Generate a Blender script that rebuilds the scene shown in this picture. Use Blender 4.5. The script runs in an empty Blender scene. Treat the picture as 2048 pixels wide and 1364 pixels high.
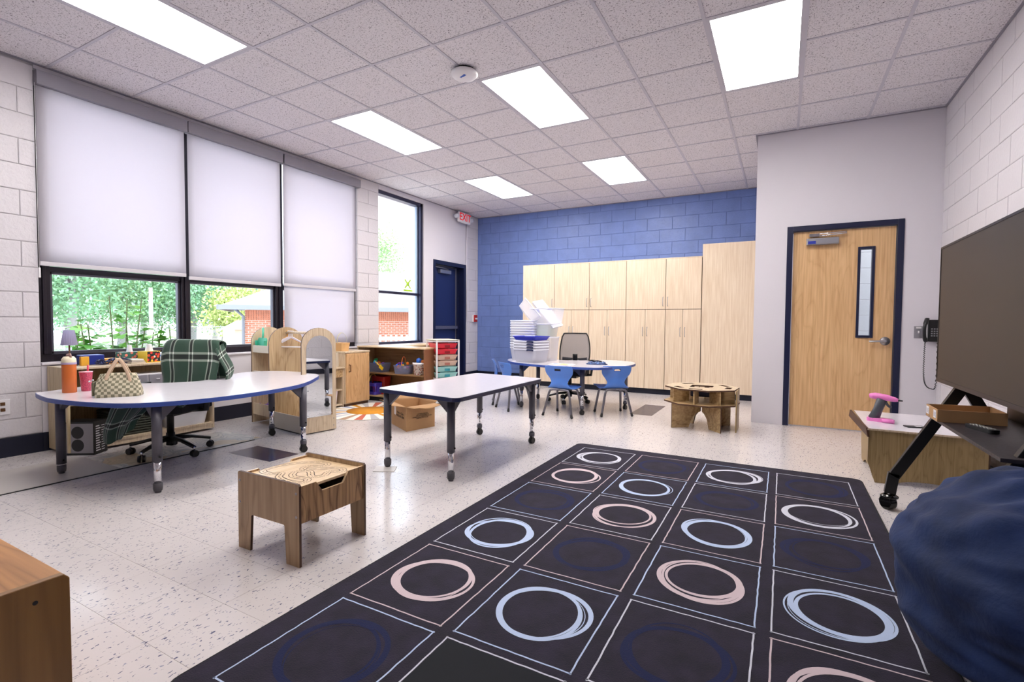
import bpy, math, random
from mathutils import Vector, Matrix, Euler
from mathutils.geometry import tessellate_polygon
R = random.Random(7)
PI = math.pi
scene = bpy.context.scene
COL = scene.collection

# ------------------------------------------------------------------ camera, world, exposure
CAM = Vector((4.78360786, -2.42703398, 1.09439517))
CX = Vector((0.87831142, 0.47803544, 0.00715367))
CU = Vector((-0.02400972, 0.02915986, 0.99928636))
CF = Vector((-0.4774857, 0.87785638, -0.03708893))
cd = bpy.data.cameras.new('camera'); cam = bpy.data.objects.new('camera', cd); COL.objects.link(cam)
m = Matrix((CX, CU, -CF)).transposed().to_4x4(); m.translation = CAM
cam.matrix_world = m
cd.sensor_width = 36.0; cd.lens = 993.3369 / 2048 * 36.0; cd.clip_start = 0.05; cd.clip_end = 300
scene.camera = cam
CZ = 3.1573
vs = scene.view_settings
vs.view_transform = 'Standard'; vs.look = 'None'; vs.gamma = 1.0; vs.use_curve_mapping = False
vs.exposure = 0.5
WORLD_STRENGTH = 4.2
LAMP_STRENGTH = 14.5
w = bpy.data.worlds.new('world'); scene.world = w; w.use_nodes = True
nt = w.node_tree; bg = nt.nodes['Background']
sky = nt.nodes.new('ShaderNodeTexSky'); sky.sky_type = 'HOSEK_WILKIE'; sky.turbidity = 5.0; sky.ground_albedo = 0.5
sky.sun_direction = Vector((0.35, -0.25, 0.9)).normalized()
mx = nt.nodes.new('ShaderNodeMix'); mx.data_type = 'RGBA'; mx.inputs[0].default_value = 0.72
nt.links.new(sky.outputs[0], mx.inputs[6]); mx.inputs[7].default_value = (0.78, 0.88, 1.0, 1)
nt.links.new(mx.outputs[2], bg.inputs[0]); bg.inputs[1].default_value = WORLD_STRENGTH
sl = bpy.data.lights.new('sun', 'SUN'); sl.energy = 4.0; sl.angle = 0.05; so = bpy.data.objects.new('sun', sl); COL.objects.link(so)
so.rotation_euler = Vector((0.35, -0.25, 0.9)).to_track_quat('Z', 'Y').to_euler()
for (yc, ys, zc, zs) in ((1.06, 3.4, 1.95, 2.3), (3.76, 1.0, 1.9, 2.25)):
    al = bpy.data.lights.new('window_portal', 'AREA'); al.shape = 'RECTANGLE'; al.size = zs; al.size_y = ys
    al.cycles.is_portal = True
    ao = bpy.data.objects.new('window_portal', al); COL.objects.link(ao)
    ao.matrix_world = Matrix.Translation((-0.95, yc, zc)) @ Vector((1, 0, 0)).to_track_quat('-Z', 'Y').to_matrix().to_4x4()
    ao.rotation_euler = Euler((0, -PI / 2, 0))

# ------------------------------------------------------------------ materials
def lin(c):
    if isinstance(c, str):
        c = tuple(int(c[i:i + 2], 16) / 255 for i in (0, 2, 4))
    return tuple((x / 12.92 if x <= 0.04045 else ((x + 0.055) / 1.055) ** 2.4) for x in c[:3]) + (1,)
MATS = {}
def mat(name, col='808080', rough=0.5, metal=0.0, bump=0.0, bscale=40, var=0.0, vscale=6, trans=0.0, emit=None, es=0.0, spec=None, coat=0.0, sheen=0.0, alpha=1.0, world=False):
    if name in MATS: return MATS[name]
    m = bpy.data.materials.new(name); m.use_nodes = True; t = m.node_tree; b = t.nodes['Principled BSDF']
    c = lin(col)
    b.inputs['Base Color'].default_value = c; b.inputs['Roughness'].default_value = rough; b.inputs['Metallic'].default_value = metal
    if spec is not None: b.inputs['Specular IOR Level'].default_value = spec
    if trans: b.inputs['Transmission Weight'].default_value = trans
    if coat: b.inputs['Coat Weight'].default_value = coat; b.inputs['Coat Roughness'].default_value = 0.15
    if sheen: b.inputs['Sheen Weight'].default_value = sheen; b.inputs['Sheen Roughness'].default_value = 0.4
    if emit: b.inputs['Emission Color'].default_value = lin(emit); b.inputs['Emission Strength'].default_value = es
    if alpha < 1: b.inputs['Alpha'].default_value = alpha
    if bump or var:
        tc = t.nodes.new('ShaderNodeNewGeometry' if world else 'ShaderNodeTexCoord')
        out = tc.outputs['Position' if world else 'Object']
        if bump:
            n = t.nodes.new('ShaderNodeTexNoise'); n.inputs['Scale'].default_value = bscale; n.inputs['Detail'].default_value = 5
            bp = t.nodes.new('ShaderNodeBump'); bp.inputs['Strength'].default_value = min(1, bump); bp.inputs['Distance'].default_value = 0.004
            t.links.new(out, n.inputs['Vector']); t.links.new(n.outputs[0], bp.inputs['Height']); t.links.new(bp.outputs[0], b.inputs['Normal'])
        if var:
            n2 = t.nodes.new('ShaderNodeTexNoise'); n2.inputs['Scale'].default_value = vscale; n2.inputs['Detail'].default_value = 4
            mr = t.nodes.new('ShaderNodeMapRange'); mr.inputs[1].default_value = 0.3; mr.inputs[2].default_value = 0.7
            mr.inputs[3].default_value = 1 - var; mr.inputs[4].default_value = 1 + var
            hs = t.nodes.new('ShaderNodeHueSaturation'); hs.inputs['Color'].default_value = c
            t.links.new(out, n2.inputs['Vector']); t.links.new(n2.outputs[0], mr.inputs[0]); t.links.new(mr.outputs[0], hs.inputs['Value'])
            t.links.new(hs.outputs[0], b.inputs['Base Color'])
    MATS[name] = m; return m

def wood(name, c1, c2, axis=2, scale=1.0, rough=0.35, figure=0.5, spec=0.5, streak=1.0):
    """axis: grain direction (0,1,2) in object coordinates"""
    if name in MATS: return MATS[name]
    m = bpy.data.materials.new(name); m.use_nodes = True; t = m.node_tree; b = t.nodes['Principled BSDF']; L = t.links
    tc = t.nodes.new('ShaderNodeTexCoord')
    mp = t.nodes.new('ShaderNodeMapping'); s = [5.0 * scale] * 3; s[axis] = 0.9 * scale; mp.inputs['Scale'].default_value = s
    L.new(tc.outputs['Object'], mp.inputs['Vector'])
    n = t.nodes.new('ShaderNodeTexNoise'); n.inputs['Scale'].default_value = 1.0; n.inputs['Detail'].default_value = 2.5; n.inputs['Distortion'].default_value = 0.8
    L.new(mp.outputs[0], n.inputs['Vector'])
    mu = t.nodes.new('ShaderNodeMath'); mu.operation = 'MULTIPLY'; mu.inputs[1].default_value = 26; L.new(n.outputs[0], mu.inputs[0])
    si = t.nodes.new('ShaderNodeMath'); si.operation = 'SINE'; L.new(mu.outputs[0], si.inputs[0])
    ab = t.nodes.new('ShaderNodeMath'); ab.operation = 'ABSOLUTE'; L.new(si.outputs[0], ab.inputs[0])
    iv = t.nodes.new('ShaderNodeMath'); iv.operation = 'SUBTRACT'; iv.inputs[0].default_value = 1.0; L.new(ab.outputs[0], iv.inputs[1])
    pw = t.nodes.new('ShaderNodeMath'); pw.operation = 'POWER'; pw.inputs[1].default_value = 2.2; L.new(iv.outputs[0], pw.inputs[0])
    mp2 = t.nodes.new('ShaderNodeMapping'); s2 = [60.0 * scale] * 3; s2[axis] = 2.2 * scale; mp2.inputs['Scale'].default_value = s2
    L.new(tc.outputs['Object'], mp2.inputs['Vector'])
    n2 = t.nodes.new('ShaderNodeTexNoise'); n2.inputs['Scale'].default_value = 1; n2.inputs['Detail'].default_value = 3; L.new(mp2.outputs[0], n2.inputs['Vector'])
    mr = t.nodes.new('ShaderNodeMapRange'); mr.inputs[1].default_value = .3; mr.inputs[2].default_value = .7; mr.inputs[3].default_value = 0.0; mr.inputs[4].default_value = 0.55 * streak; L.new(n2.outputs[0], mr.inputs[0])
    a = t.nodes.new('ShaderNodeMath'); a.operation = 'MULTIPLY_ADD'; a.inputs[1].default_value = 0.55 * figure; L.new(pw.outputs[0], a.inputs[0]); L.new(mr.outputs[0], a.inputs[2]); a.use_clamp = True
    cr = t.nodes.new('ShaderNodeMixRGB'); cr.inputs[1].default_value = lin(c1); cr.inputs[2].default_value = lin(c2)
    L.new(a.outputs[0], cr.inputs[0]); L.new(cr.outputs[0], b.inputs['Base Color'])
    b.inputs['Roughness'].default_value = rough; b.inputs['Specular IOR Level'].default_value = spec
    MATS[name] = m; return m

def N(t, typ, **kw):
    n = t.nodes.new(typ)
    for k, v in kw.items(): setattr(n, k, v)
    return n
def simple_nodes(name):
    m = bpy.data.materials.new(name); m.use_nodes = True; MATS[name] = m
    t = m.node_tree; return m, t, t.nodes['Principled BSDF'], t.nodes['Material Output']

# floor tile: off-white vinyl with small dark chips
def floor_mat(name, base, chip1, chip2, dens=1.0):
    m, t, b, o = simple_nodes(name)
    g = N(t, 'ShaderNodeNewGeometry')
    def chips(scale, thr, seed, stretch):
        mp = N(t, 'ShaderNodeMapping'); mp.inputs['Scale'].default_value = (1, stretch, 1); mp.inputs['Rotation'].default_value = (0, 0, seed); mp.inputs['Location'].default_value = (seed * 3, seed, 0)
        t.links.new(g.outputs['Position'], mp.inputs[0])
        nz = N(t, 'ShaderNodeTexNoise'); nz.inputs['Scale'].default_value = scale * 0.7; t.links.new(mp.outputs[0], nz.inputs['Vector'])
        ad = N(t, 'ShaderNodeMixRGB'); ad.inputs[0].default_value = 0.02; t.links.new(mp.outputs[0], ad.inputs[1]); t.links.new(nz.outputs[1], ad.inputs[2])
        v = N(t, 'ShaderNodeTexVoronoi'); v.inputs['Scale'].default_value = scale; t.links.new(ad.outputs[0], v.inputs['Vector'])
        rn = N(t, 'ShaderNodeSeparateColor'); t.links.new(v.outputs['Color'], rn.inputs[0])
        th = N(t, 'ShaderNodeMath', operation='MULTIPLY'); th.inputs[1].default_value = thr; t.links.new(rn.outputs[0], th.inputs[0])
        lt = N(t, 'ShaderNodeMath', operation='LESS_THAN'); t.links.new(v.outputs['Distance'], lt.inputs[0]); t.links.new(th.outputs[0], lt.inputs[1])
        gt = N(t, 'ShaderNodeMath', operation='GREATER_THAN'); gt.inputs[1].default_value = 1 - dens; t.links.new(rn.outputs[1], gt.inputs[0])
        mm = N(t, 'ShaderNodeMath', operation='MULTIPLY'); t.links.new(lt.outputs[0], mm.inputs[0]); t.links.new(gt.outputs[0], mm.inputs[1])
        return mm
    c1 = chips(120, 0.34, 0.3, 0.4); c2 = chips(75, 0.24, 1.9, 0.45)
    a = N(t, 'ShaderNodeMixRGB'); a.inputs[1].default_value = lin(base); a.inputs[2].default_value = lin(chip1); t.links.new(c1.outputs[0], a.inputs[0])
    a2 = N(t, 'ShaderNodeMixRGB'); a2.inputs[2].default_value = lin(chip2); t.links.new(a.outputs[0], a2.inputs[1]); t.links.new(c2.outputs[0], a2.inputs[0])
    t.links.new(a2.outputs[0], b.inputs['Base Color'])
    n = N(t, 'ShaderNodeTexNoise'); n.inputs['Scale'].default_value = 1.6; n.inputs['Detail'].default_value = 3; t.links.new(g.outputs['Position'], n.inputs['Vector'])
    mr = N(t, 'ShaderNodeMapRange'); mr.inputs[3].default_value = 0.10; mr.inputs[4].default_value = 0.26; t.links.new(n.outputs[0], mr.inputs[0]); t.links.new(mr.outputs[0], b.inputs['Roughness'])
    b.inputs['Specular IOR Level'].default_value = 0.4
    return m
M_FLOOR = floor_mat('vinyl_tile', 'cec8c8', '5c5f78', '9a9aaa', 0.75)
M_NAVYTILE = floor_mat('navy_vinyl_tile', '161c4a', '252b5c', '0d1030', 0.4)
M_GROUT = mat('tile_joint', 'b9b2ac', 0.7)

# ceiling tile
def ceil_mat():
    m, t, b, o = simple_nodes('fissured_ceiling_tile')
    g = N(t, 'ShaderNodeNewGeometry')
    n = N(t, 'ShaderNodeTexNoise'); n.inputs['Scale'].default_value = 105; n.inputs['Detail'].default_value = 2.5; n.inputs['Roughness'].default_value = 0.6; n.inputs['Distortion'].default_value = 1.2
    t.links.new(g.outputs['Position'], n.inputs['Vector'])
    cr = N(t, 'ShaderNodeValToRGB'); e = cr.color_ramp.elements; e[0].position = 0.36; e[0].color = lin('585560'); e[1].position = 0.42; e[1].color = lin('e2dee4')
    t.links.new(n.outputs[0], cr.inputs[0]); t.links.new(cr.outputs[0], b.inputs['Base Color'])
    b.inputs['Roughness'].default_value = 0.9
    bp = N(t, 'ShaderNodeBump'); bp.inputs['Strength'].default_value = 0.5; bp.inputs['Distance'].default_value = 0.002
    t.links.new(n.outputs[0], bp.inputs['Height']); t.links.new(bp.outputs[0], b.inputs['Normal'])
    return m
M_CEIL = ceil_mat()
M_TEE = mat('ceiling_tee_paint', 'c2c0cc', 0.5)
M_WALLW = mat('white_block_paint', 'd2ced4', 0.45, bump=1.0, bscale=45, world=True)
M_PLASTER = mat('smooth_wall_paint', 'd8d4dc', 0.6, bump=0.1, bscale=120, world=True)
M_BLUE = mat('blue_block_paint', '6f86c4', 0.38, bump=0.8, bscale=55, var=0.08, vscale=5, world=True)
M_MORTW = mat('white_mortar_paint', 'cbc7cd', 0.6, world=True); M_MORTB = mat('blue_mortar_paint', '5a70b0', 0.5)
M_NAVY = mat('navy_enamel', '0e1638', 0.35); M_NAVYB = mat('navy_rubber_base', '0b1026', 0.45)
M_BRONZE = mat('dark_bronze_frame', '1d1620', 0.35, metal=0.3)
M_GREYMET = mat('grey_powder_metal', '55535c', 0.4, metal=0.3)
M_CHROME = mat('chrome', 'e6e6ea', 0.12, metal=1.0); M_STEEL = mat('brushed_steel', 'a9a9b0', 0.35, metal=0.9)
M_BLACK = mat('black_plastic', '0b0b0d', 0.4); M_WHITEP = mat('white_plastic', 'e6e4e8', 0.35)
M_LAMW = mat('white_laminate', 'ddd9e0', 0.16, spec=0.6, var=0.02, vscale=30); M_BLUEEDGE = mat('blue_edge_band', '36509c', 0.4); M_NAVYEDGE = mat('navy_edge_band', '0f1a44', 0.4)
M_SHELLB = mat('blue_chair_plastic', '5080d4', 0.35, var=0.03)
M_CAB = wood('pale_cabinet_laminate', 'ecdac2', 'cbae8c', 2, 1.0, 0.4, 0.12, streak=1.1)
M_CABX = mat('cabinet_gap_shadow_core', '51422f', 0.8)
M_BIRCH = wood('birch_plywood', 'c9b08c', '957852', 2, 1.5, 0.4, 0.8); M_BIRCHX = wood('birch_plywood_cross', 'c6ab80', '8a6a42', 0, 0.9, 0.4, 1.0)
M_BIRCHL = wood('light_birch', 'dccaae', 'b0967a', 2, 1.6, 0.35, 0.55); M_BIRCHTOP = wood('birch_top', 'e2c7a2', 'c4a478', 1, 1.0, 0.25, 0.12, streak=0.7)
M_OLIVE = wood('olive_plywood', 'ab9266', '7a6238', 2, 1.7, 0.4, 0.6)
M_DOOR = wood('oak_door_veneer', 'e4be8e', 'b07f50', 2, 0.9, 0.35, 0.35, streak=1.0); M_EDGE = mat('dark_ply_edge', '4a2d1b', 0.5)
M_CARD = mat('brown_cardboard', 'b48c62', 0.8, var=0.05, vscale=10); M_CARDIN = mat('cardboard_inside', 'a37d56', 0.85)
M_INK = mat('black_ink', '17130f', 0.7)
def thin(name, col, transp=0.3, transl=0.5, rough=0.4):
    m, t, b, o = simple_nodes(name)
    b.inputs['Base Color'].default_value = lin(col); b.inputs['Roughness'].default_value = rough
    tr = N(t, 'ShaderNodeBsdfTranslucent'); tr.inputs[0].default_value = lin(col)
    tp = N(t, 'ShaderNodeBsdfTransparent'); tp.inputs[0].default_value = (1, 1, 1, 1)
    a = N(t, 'ShaderNodeMixShader'); a.inputs[0].default_value = transl; t.links.new(b.outputs[0], a.inputs[1]); t.links.new(tr.outputs[0], a.inputs[2])
    c = N(t, 'ShaderNodeMixShader'); c.inputs[0].default_value = transp; t.links.new(a.outputs[0], c.inputs[1]); t.links.new(tp.outputs[0], c.inputs[2])
    t.links.new(c.outputs[0], o.inputs[0]); return m
M_BIN = thin('clear_frosted_plastic', 'eeeef6', 0.5, 0.4); M_BLIND = thin('screen_shade_cloth', 'dedae2', 0.02, 0.48, 0.8)
M_TINT = thin('smoky_clear_plastic', '8d94b4', 0.55, 0.3); M_SHADEC = thin('pleated_lamp_cloth', 'b9b2cc', 0.0, 0.5, 0.8)
def glass_mat():
    m, t, b, o = simple_nodes('window_glass')
    tp = N(t, 'ShaderNodeBsdfTransparent'); gl = N(t, 'ShaderNodeBsdfGlossy'); gl.inputs['Roughness'].default_value = 0.02
    lw_ = N(t, 'ShaderNodeLayerWeight'); lw_.inputs[0].default_value = .5; p5 = N(t, 'ShaderNodeMath', operation='POWER'); p5.inputs[1].default_value = 5; t.links.new(lw_.outputs['Facing'], p5.inputs[0]); fr = N(t, 'ShaderNodeMath', operation='MULTIPLY_ADD'); fr.inputs[1].default_value = .9; fr.inputs[2].default_value = .025; t.links.new(p5.outputs[0], fr.inputs[0])
    c = N(t, 'ShaderNodeMixShader'); t.links.new(fr.outputs[0], c.inputs[0]); t.links.new(tp.outputs[0], c.inputs[1]); t.links.new(gl.outputs[0], c.inputs[2])
    t.links.new(c.outputs[0], o.inputs[0]); return m
M_GLASS = glass_mat()
M_MIRROR = mat('acrylic_mirror', 'dfe3e6', 0.02, metal=1.0)
M_LAMP = mat('lamp_diffuser', 'ffffff', 0.6, emit='fffaf5', es=LAMP_STRENGTH)

def coords(t, scale=(1, 1, 1), out='Object'):
    tc = N(t, 'ShaderNodeTexCoord'); mp = N(t, 'ShaderNodeMapping'); mp.inputs['Scale'].default_value = scale
    t.links.new(tc.outputs[out], mp.inputs[0]); return mp

# ------------------------------------------------------------------ mesh builder
class MB:
    def __init__(s): s.v = []; s.f = []; s.m = []; s.sm = []; s.cur = 0; s.smooth = False
    def add(s, vs, fs, smooth=None):
        o = len(s.v); s.v += [tuple(x) for x in vs]
        for f in fs: s.f.append([o + i for i in f]); s.m.append(s.cur); s.sm.append(s.smooth if smooth is None else smooth)
        return s
    def box(s, x0, x1, y0, y1, z0, z1):
        return s.add([(x0, y0, z0), (x1, y0, z0), (x1, y1, z0), (x0, y1, z0), (x0, y0, z1), (x1, y0, z1), (x1, y1, z1), (x0, y1, z1)],
                     [(0, 3, 2, 1), (4, 5, 6, 7), (0, 1, 5, 4), (1, 2, 6, 5), (2, 3, 7, 6), (3, 0, 4, 7)])
    def obox(s, c, a, b, h):  # centre, three half-axis vectors
        c, a, b, h = map(Vector, (c, a, b, h)); vs = [c + i * a + j * b + k * h for k in (-1, 1) for i, j in ((-1, -1), (1, -1), (1, 1), (-1, 1))]
        return s.add(vs, [(0, 3, 2, 1), (4, 5, 6, 7), (0, 1, 5, 4), (1, 2, 6, 5), (2, 3, 7, 6), (3, 0, 4, 7)])
    def cyl(s, p0, p1, r0, r1=None, n=14, caps=True):
        r1 = r0 if r1 is None else r1; p0, p1 = Vector(p0), Vector(p1); d = (p1 - p0).normalized()
        a = d.orthogonal().normalized(); b = d.cross(a); vs = []
        for p, r in ((p0, r0), (p1, r1)):
            for i in range(n): t = 2 * PI * i / n; vs.append(p + r * (math.cos(t) * a + math.sin(t) * b))
        s.add(vs, [(i, (i + 1) % n, n + (i + 1) % n, n + i) for i in range(n)], True)
        if caps: o = len(s.v) - 2 * n; s.f.append([o + i for i in range(n)][::-1]); s.f.append([o + n + i for i in range(n)]); s.m += [s.cur] * 2; s.sm += [False] * 2
        return s
    def lathe(s, prof, c=(0, 0, 0), n=20, axis='z'):
        vs = []
        for r, h in prof:
            for i in range(n):
                t = 2 * PI * i / n; x, y = r * math.cos(t), r * math.sin(t)
                vs.append((c[0] + x, c[1] + y, c[2] + h) if axis == 'z' else ((c[0] + h, c[1] + x, c[2] + y) if axis == 'x' else (c[0] + x, c[1] + h, c[2] + y)))
        k = len(prof)
        return s.add(vs, [(j * n + i, j * n + (i + 1) % n, (j + 1) * n + (i + 1) % n, (j + 1) * n + i) for j in range(k - 1) for i in range(n)], True)
    def sphere(s, c, r, n=14, k=8):
        rx, ry, rz = r if isinstance(r, tuple) else (r, r, r)
        vs = [(c[0], c[1], c[2] - rz)]
        for j in range(1, k):
            ph = PI * j / k
            for i in range(n): t = 2 * PI * i / n; vs.append((c[0] + rx * math.sin(ph) * math.cos(t), c[1] + ry * math.sin(ph) * math.sin(t), c[2] - rz * math.cos(ph)))
        vs.append((c[0], c[1], c[2] + rz)); fs = []
        for i in range(n):
            fs.append((0, 1 + (i + 1) % n, 1 + i)); fs.append((len(vs) - 1, 1 + (k - 2) * n + i, 1 + (k - 2) * n + (i + 1) % n))
            for j in range(k - 2): fs.append((1 + j * n + i, 1 + j * n + (i + 1) % n, 1 + (j + 1) * n + (i + 1) % n, 1 + (j + 1) * n + i))
        return s.add(vs, fs, True)
    def tube(s, pts, r, n=8, closed=False, flat=None):
        pts = [Vector(p) for p in pts]; k = len(pts); vs = []; up = None
        for i, p in enumerate(pts):
            a = pts[(i - 1) % k] if (closed or i > 0) else p; b = pts[(i + 1) % k] if (closed or i < k - 1) else p
            d = (b - a).normalized()
            if up is None: up = d.orthogonal().normalized() if flat is None else Vector(flat)
            sd = d.cross(up).normalized(); u2 = sd.cross(d).normalized(); up = u2
            ri = r[i] if isinstance(r, list) else r; r1, r2 = ri if isinstance(ri, tuple) else (ri, ri)
            for q in range(n): t = 2 * PI * q / n; vs.append(p + r1 * math.cos(t) * sd + r2 * math.sin(t) * u2)
        seg = k if closed else k - 1
        s.add(vs, [(j * n + i, j * n + (i + 1) % n, ((j + 1) % k) * n + (i + 1) % n, ((j + 1) % k) * n + i) for j in range(seg) for i in range(n)], True)
        if not closed: o = len(s.v) - k * n; s.f += [[o + i for i in range(n)][::-1], [o + (k - 1) * n + i for i in range(n)]]; s.m += [s.cur] * 2; s.sm += [False] * 2
        return s
    def prism(s, outer, z0, z1, holes=(), M=None, edge=None, top=None):
        """extrude a 2-D polygon with holes from z0 to z1; M maps (x,y,z)->3-D; edge: material slot for the sides"""
        def area(p): return sum(p[i][0] * p[(i + 1) % len(p)][1] - p[(i + 1) % len(p)][0] * p[i][1] for i in range(len(p)))
        outer = list(outer) if area(outer) > 0 else list(outer)[::-1]
        hs = [(list(h) if area(h) < 0 else list(h)[::-1]) for h in holes]
        loops = [outer] + hs; flat = [p for l in loops for p in l]; n = len(flat)
        tris = tessellate_polygon([[Vector((p[0], p[1], 0)) for p in l] for l in loops])
        vs = [(p[0], p[1], z0) for p in flat] + [(p[0], p[1], z1) for p in flat]
        if M is not None: vs = [tuple(M(Vector(v))) for v in vs]
        T = []
        for tr in tris:
            a, b, c = (flat[i] for i in tr); ar = (b[0] - a[0]) * (c[1] - a[1]) - (c[0] - a[0]) * (b[1] - a[1])
            T.append(tuple(tr) if ar > 0 else tuple(tr)[::-1])
        c0 = s.cur
        s.add(vs, [t[::-1] for t in T], False)
        o = len(s.v) - 2 * n
        if top is not None: s.cur = top
        for t in T: s.f.append([o + n + i for i in t]); s.m.append(s.cur); s.sm.append(False)
        if edge is not None: s.cur = edge
        k = 0
        for l in loops:
            q = len(l)
            for i in range(q): a, b = k + i, k + (i + 1) % q; s.f.append([o + a, o + b, o + n + b, o + n + a]); s.m.append(s.cur); s.sm.append(False)
            k += q
        s.cur = c0; return s
    def grid(s, P, nu, nv, skip=None, closed=False):
        vs = [P(i, j) for j in range(nv) for i in range(nu)]
        fs = []
        for j in range(nv - 1):
            for i in range(nu if closed else nu - 1):
                if skip and skip(i, j): continue
                fs.append((j * nu + i, j * nu + (i + 1) % nu, (j + 1) * nu + (i + 1) % nu, (j + 1) * nu + i))
        return s.add(vs, fs, True)
    def mesh(s, name, mats):
        me = bpy.data.meshes.new(name); me.from_pydata(s.v, [], s.f)
        for m_ in (mats if isinstance(mats, (list, tuple)) else [mats]): me.materials.append(m_)
        me.polygons.foreach_set('material_index', s.m); me.polygons.foreach_set('use_smooth', s.sm); me.update(); return me
    def build(s, name, mats, parent=None, bevel=0.0, seg=2, solid=0.0, sub=0, **kw):
        o = bpy.data.objects.new(name, s.mesh(name, mats)); COL.objects.link(o)
        if parent is not None: o.parent = parent
        if sub: q = o.modifiers.new('s', 'SUBSURF'); q.levels = q.render_levels = sub
        if solid: q = o.modifiers.new('t', 'SOLIDIFY'); q.thickness = solid; q.offset = 0
        if bevel: q = o.modifiers.new('b', 'BEVEL'); q.width = bevel; q.segments = seg; q.limit_method = 'ANGLE'; q.angle_limit = 0.7
        for k, v in kw.items(): o[k] = v
        return o
def BX(name, b, mats, parent=None, bevel=0.0, **kw): return MB().box(*b).build(name, mats, parent, bevel, **kw)
def thing(name, label, cat, loc=(0, 0, 0), rz=0.0, group=None, kind=None):
    o = bpy.data.objects.new(name, None); COL.objects.link(o); o.location = loc; o.rotation_euler = (0, 0, rz); o.empty_display_size = 0.05
    if label: o['label'] = label
    if cat: o['category'] = cat
    if group: o['group'] = group
    if kind: o['kind'] = kind
    return o
def tag(o, label, cat, group=None):
    o['label'] = label; o['category'] = cat
    if group: o['group'] = group
    return o
def link(me, name, parent, loc=(0, 0, 0), rot=(0, 0, 0), scale=(1, 1, 1)):
    o = bpy.data.objects.new(name, me); COL.objects.link(o); o.parent = parent; o.location = loc; o.rotation_euler = rot; o.scale = scale; return o
def children(o): return [c for c in list(COL.objects) if c.parent is o]
def dup(root, loc, rz=None, label=None):
    def cp(o, par):
        c = o.copy(); COL.objects.link(c)
        if par is not None: c.parent = par
        for ch in children(o): cp(ch, c)
        return c
    r = cp(root, None); r.location = loc
    if rz is not None: r.rotation_euler = (0, 0, rz)
    if label: r['label'] = label
    return r
def text(body, size, mat_, parent, loc, rot, name='lettering', extrude=0.0006, align='CENTER', sx=1.0):
    c = bpy.data.curves.new(name, 'FONT'); c.body = body; c.size = size; c.extrude = extrude; c.offset = size * .012 if size > .1 else 0; c.align_x = align; c.align_y = 'CENTER'
    c.materials.append(mat_); tmp = bpy.data.objects.new(name, c); COL.objects.link(tmp); bpy.context.view_layer.update()
    me = bpy.data.meshes.new_from_object(tmp.evaluated_get(bpy.context.evaluated_depsgraph_get())); bpy.data.objects.remove(tmp); me.materials.clear(); me.materials.append(mat_)
    o = bpy.data.objects.new(name, me); COL.objects.link(o); o.parent = parent; o.location = loc; o.rotation_euler = rot; o.scale = (sx, 1, 1); return o
def cr(pts, n=6, closed=True):
    """Catmull-Rom through 2-D or 3-D points"""
    P = [Vector(p) for p in pts]; k = len(P); out = []
    for i in range(k if closed else k - 1):
        a, b, c, d = (P[(i - 1) % k] if closed or i > 0 else P[0]), P[i], P[(i + 1) % k], (P[(i + 2) % k] if closed or i < k - 2 else P[-1])
        for j in range(n):
            t = j / n; out.append(0.5 * ((2 * b) + (c - a) * t + (2 * a - 5 * b + 4 * c - d) * t * t + (3 * b - a - 3 * c + d) * t ** 3))
    if not closed: out.append(P[-1])
    return out
def rrect(x0, x1, y0, y1, r, n=5):
    o = []
    for cx, cy, a in ((x1 - r, y1 - r, 0), (x0 + r, y1 - r, 90), (x0 + r, y0 + r, 180), (x1 - r, y0 + r, 270)):
        for i in range(n + 1): t = math.radians(a + 90 * i / n); o.append((cx + r * math.cos(t), cy + r * math.sin(t)))
    return o
def px(p):
    d = Vector(p) - CAM; k = d.dot(CF)
    return (-1, -1, -1) if k < 0.1 else (1024 + 993.337 * d.dot(CX) / k, 682 - 993.337 * d.dot(CU) / k, k)

XW, YB, YP, XR, YN = -0.587, 6.0, 3.71, 6.1, -4.8

# ------------------------------------------------------------------ floor
TP, TX0, TY0 = 0.2673, 0.775, 0.033
floor = BX('floor', (XW - 0.3, XR + 0.2, YN, YB, -0.08, -0.0015), M_GROUT, kind='structure')
tile_me = MB().prism(rrect(0.0006, TP - 0.0006, 0.0006, TP - 0.0006, 0.0006, 1), -0.0014, 0.0).mesh('floor_tile', M_FLOOR)
navy_me = MB().prism(rrect(0.0006, TP - 0.0006, 0.0006, TP - 0.0006, 0.0006, 1), -0.0014, 0.0).mesh('navy_floor_tile', M_NAVYTILE)
navy = {(0, 0), (1, 0), (9, 13), (9, 14), (9, 15)}
cells = []
for i in range(-6, 21):
    for j in range(-19, 23):
        x, y = TX0 + i * TP, TY0 + j * TP
        if x > XR or y + TP > YB + .2 or (x > 4.45 and y > YP) or x + TP < XW: continue
        u, v, k = px((x + TP / 2, y + TP / 2, 0))
        cells.append((0 if (-60 < u < 2110 and v < 1420 and k > 0) else 1, k if k > 0 else 99, i, j))
cells.sort()
rest = MB()
for n_, (vis, k, i, j) in enumerate(cells):
    x, y = TX0 + i * TP, TY0 + j * TP
    if (i, j) in navy: link(navy_me, 'navy_tile', floor, (x, y, 0)).__setitem__('label', 'dark navy vinyl tile')
    elif n_ < 290: link(tile_me, 'tile', floor, (x, y, 0))
    else: rest.prism(rrect(x + .0006, min(x + TP, XR) - .0006, y + .0006, min(y + TP, YB) - .0006, .0006, 1), -.0014, 0)
rest.build('far_tiles', M_FLOOR, floor, kind='stuff')

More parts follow.
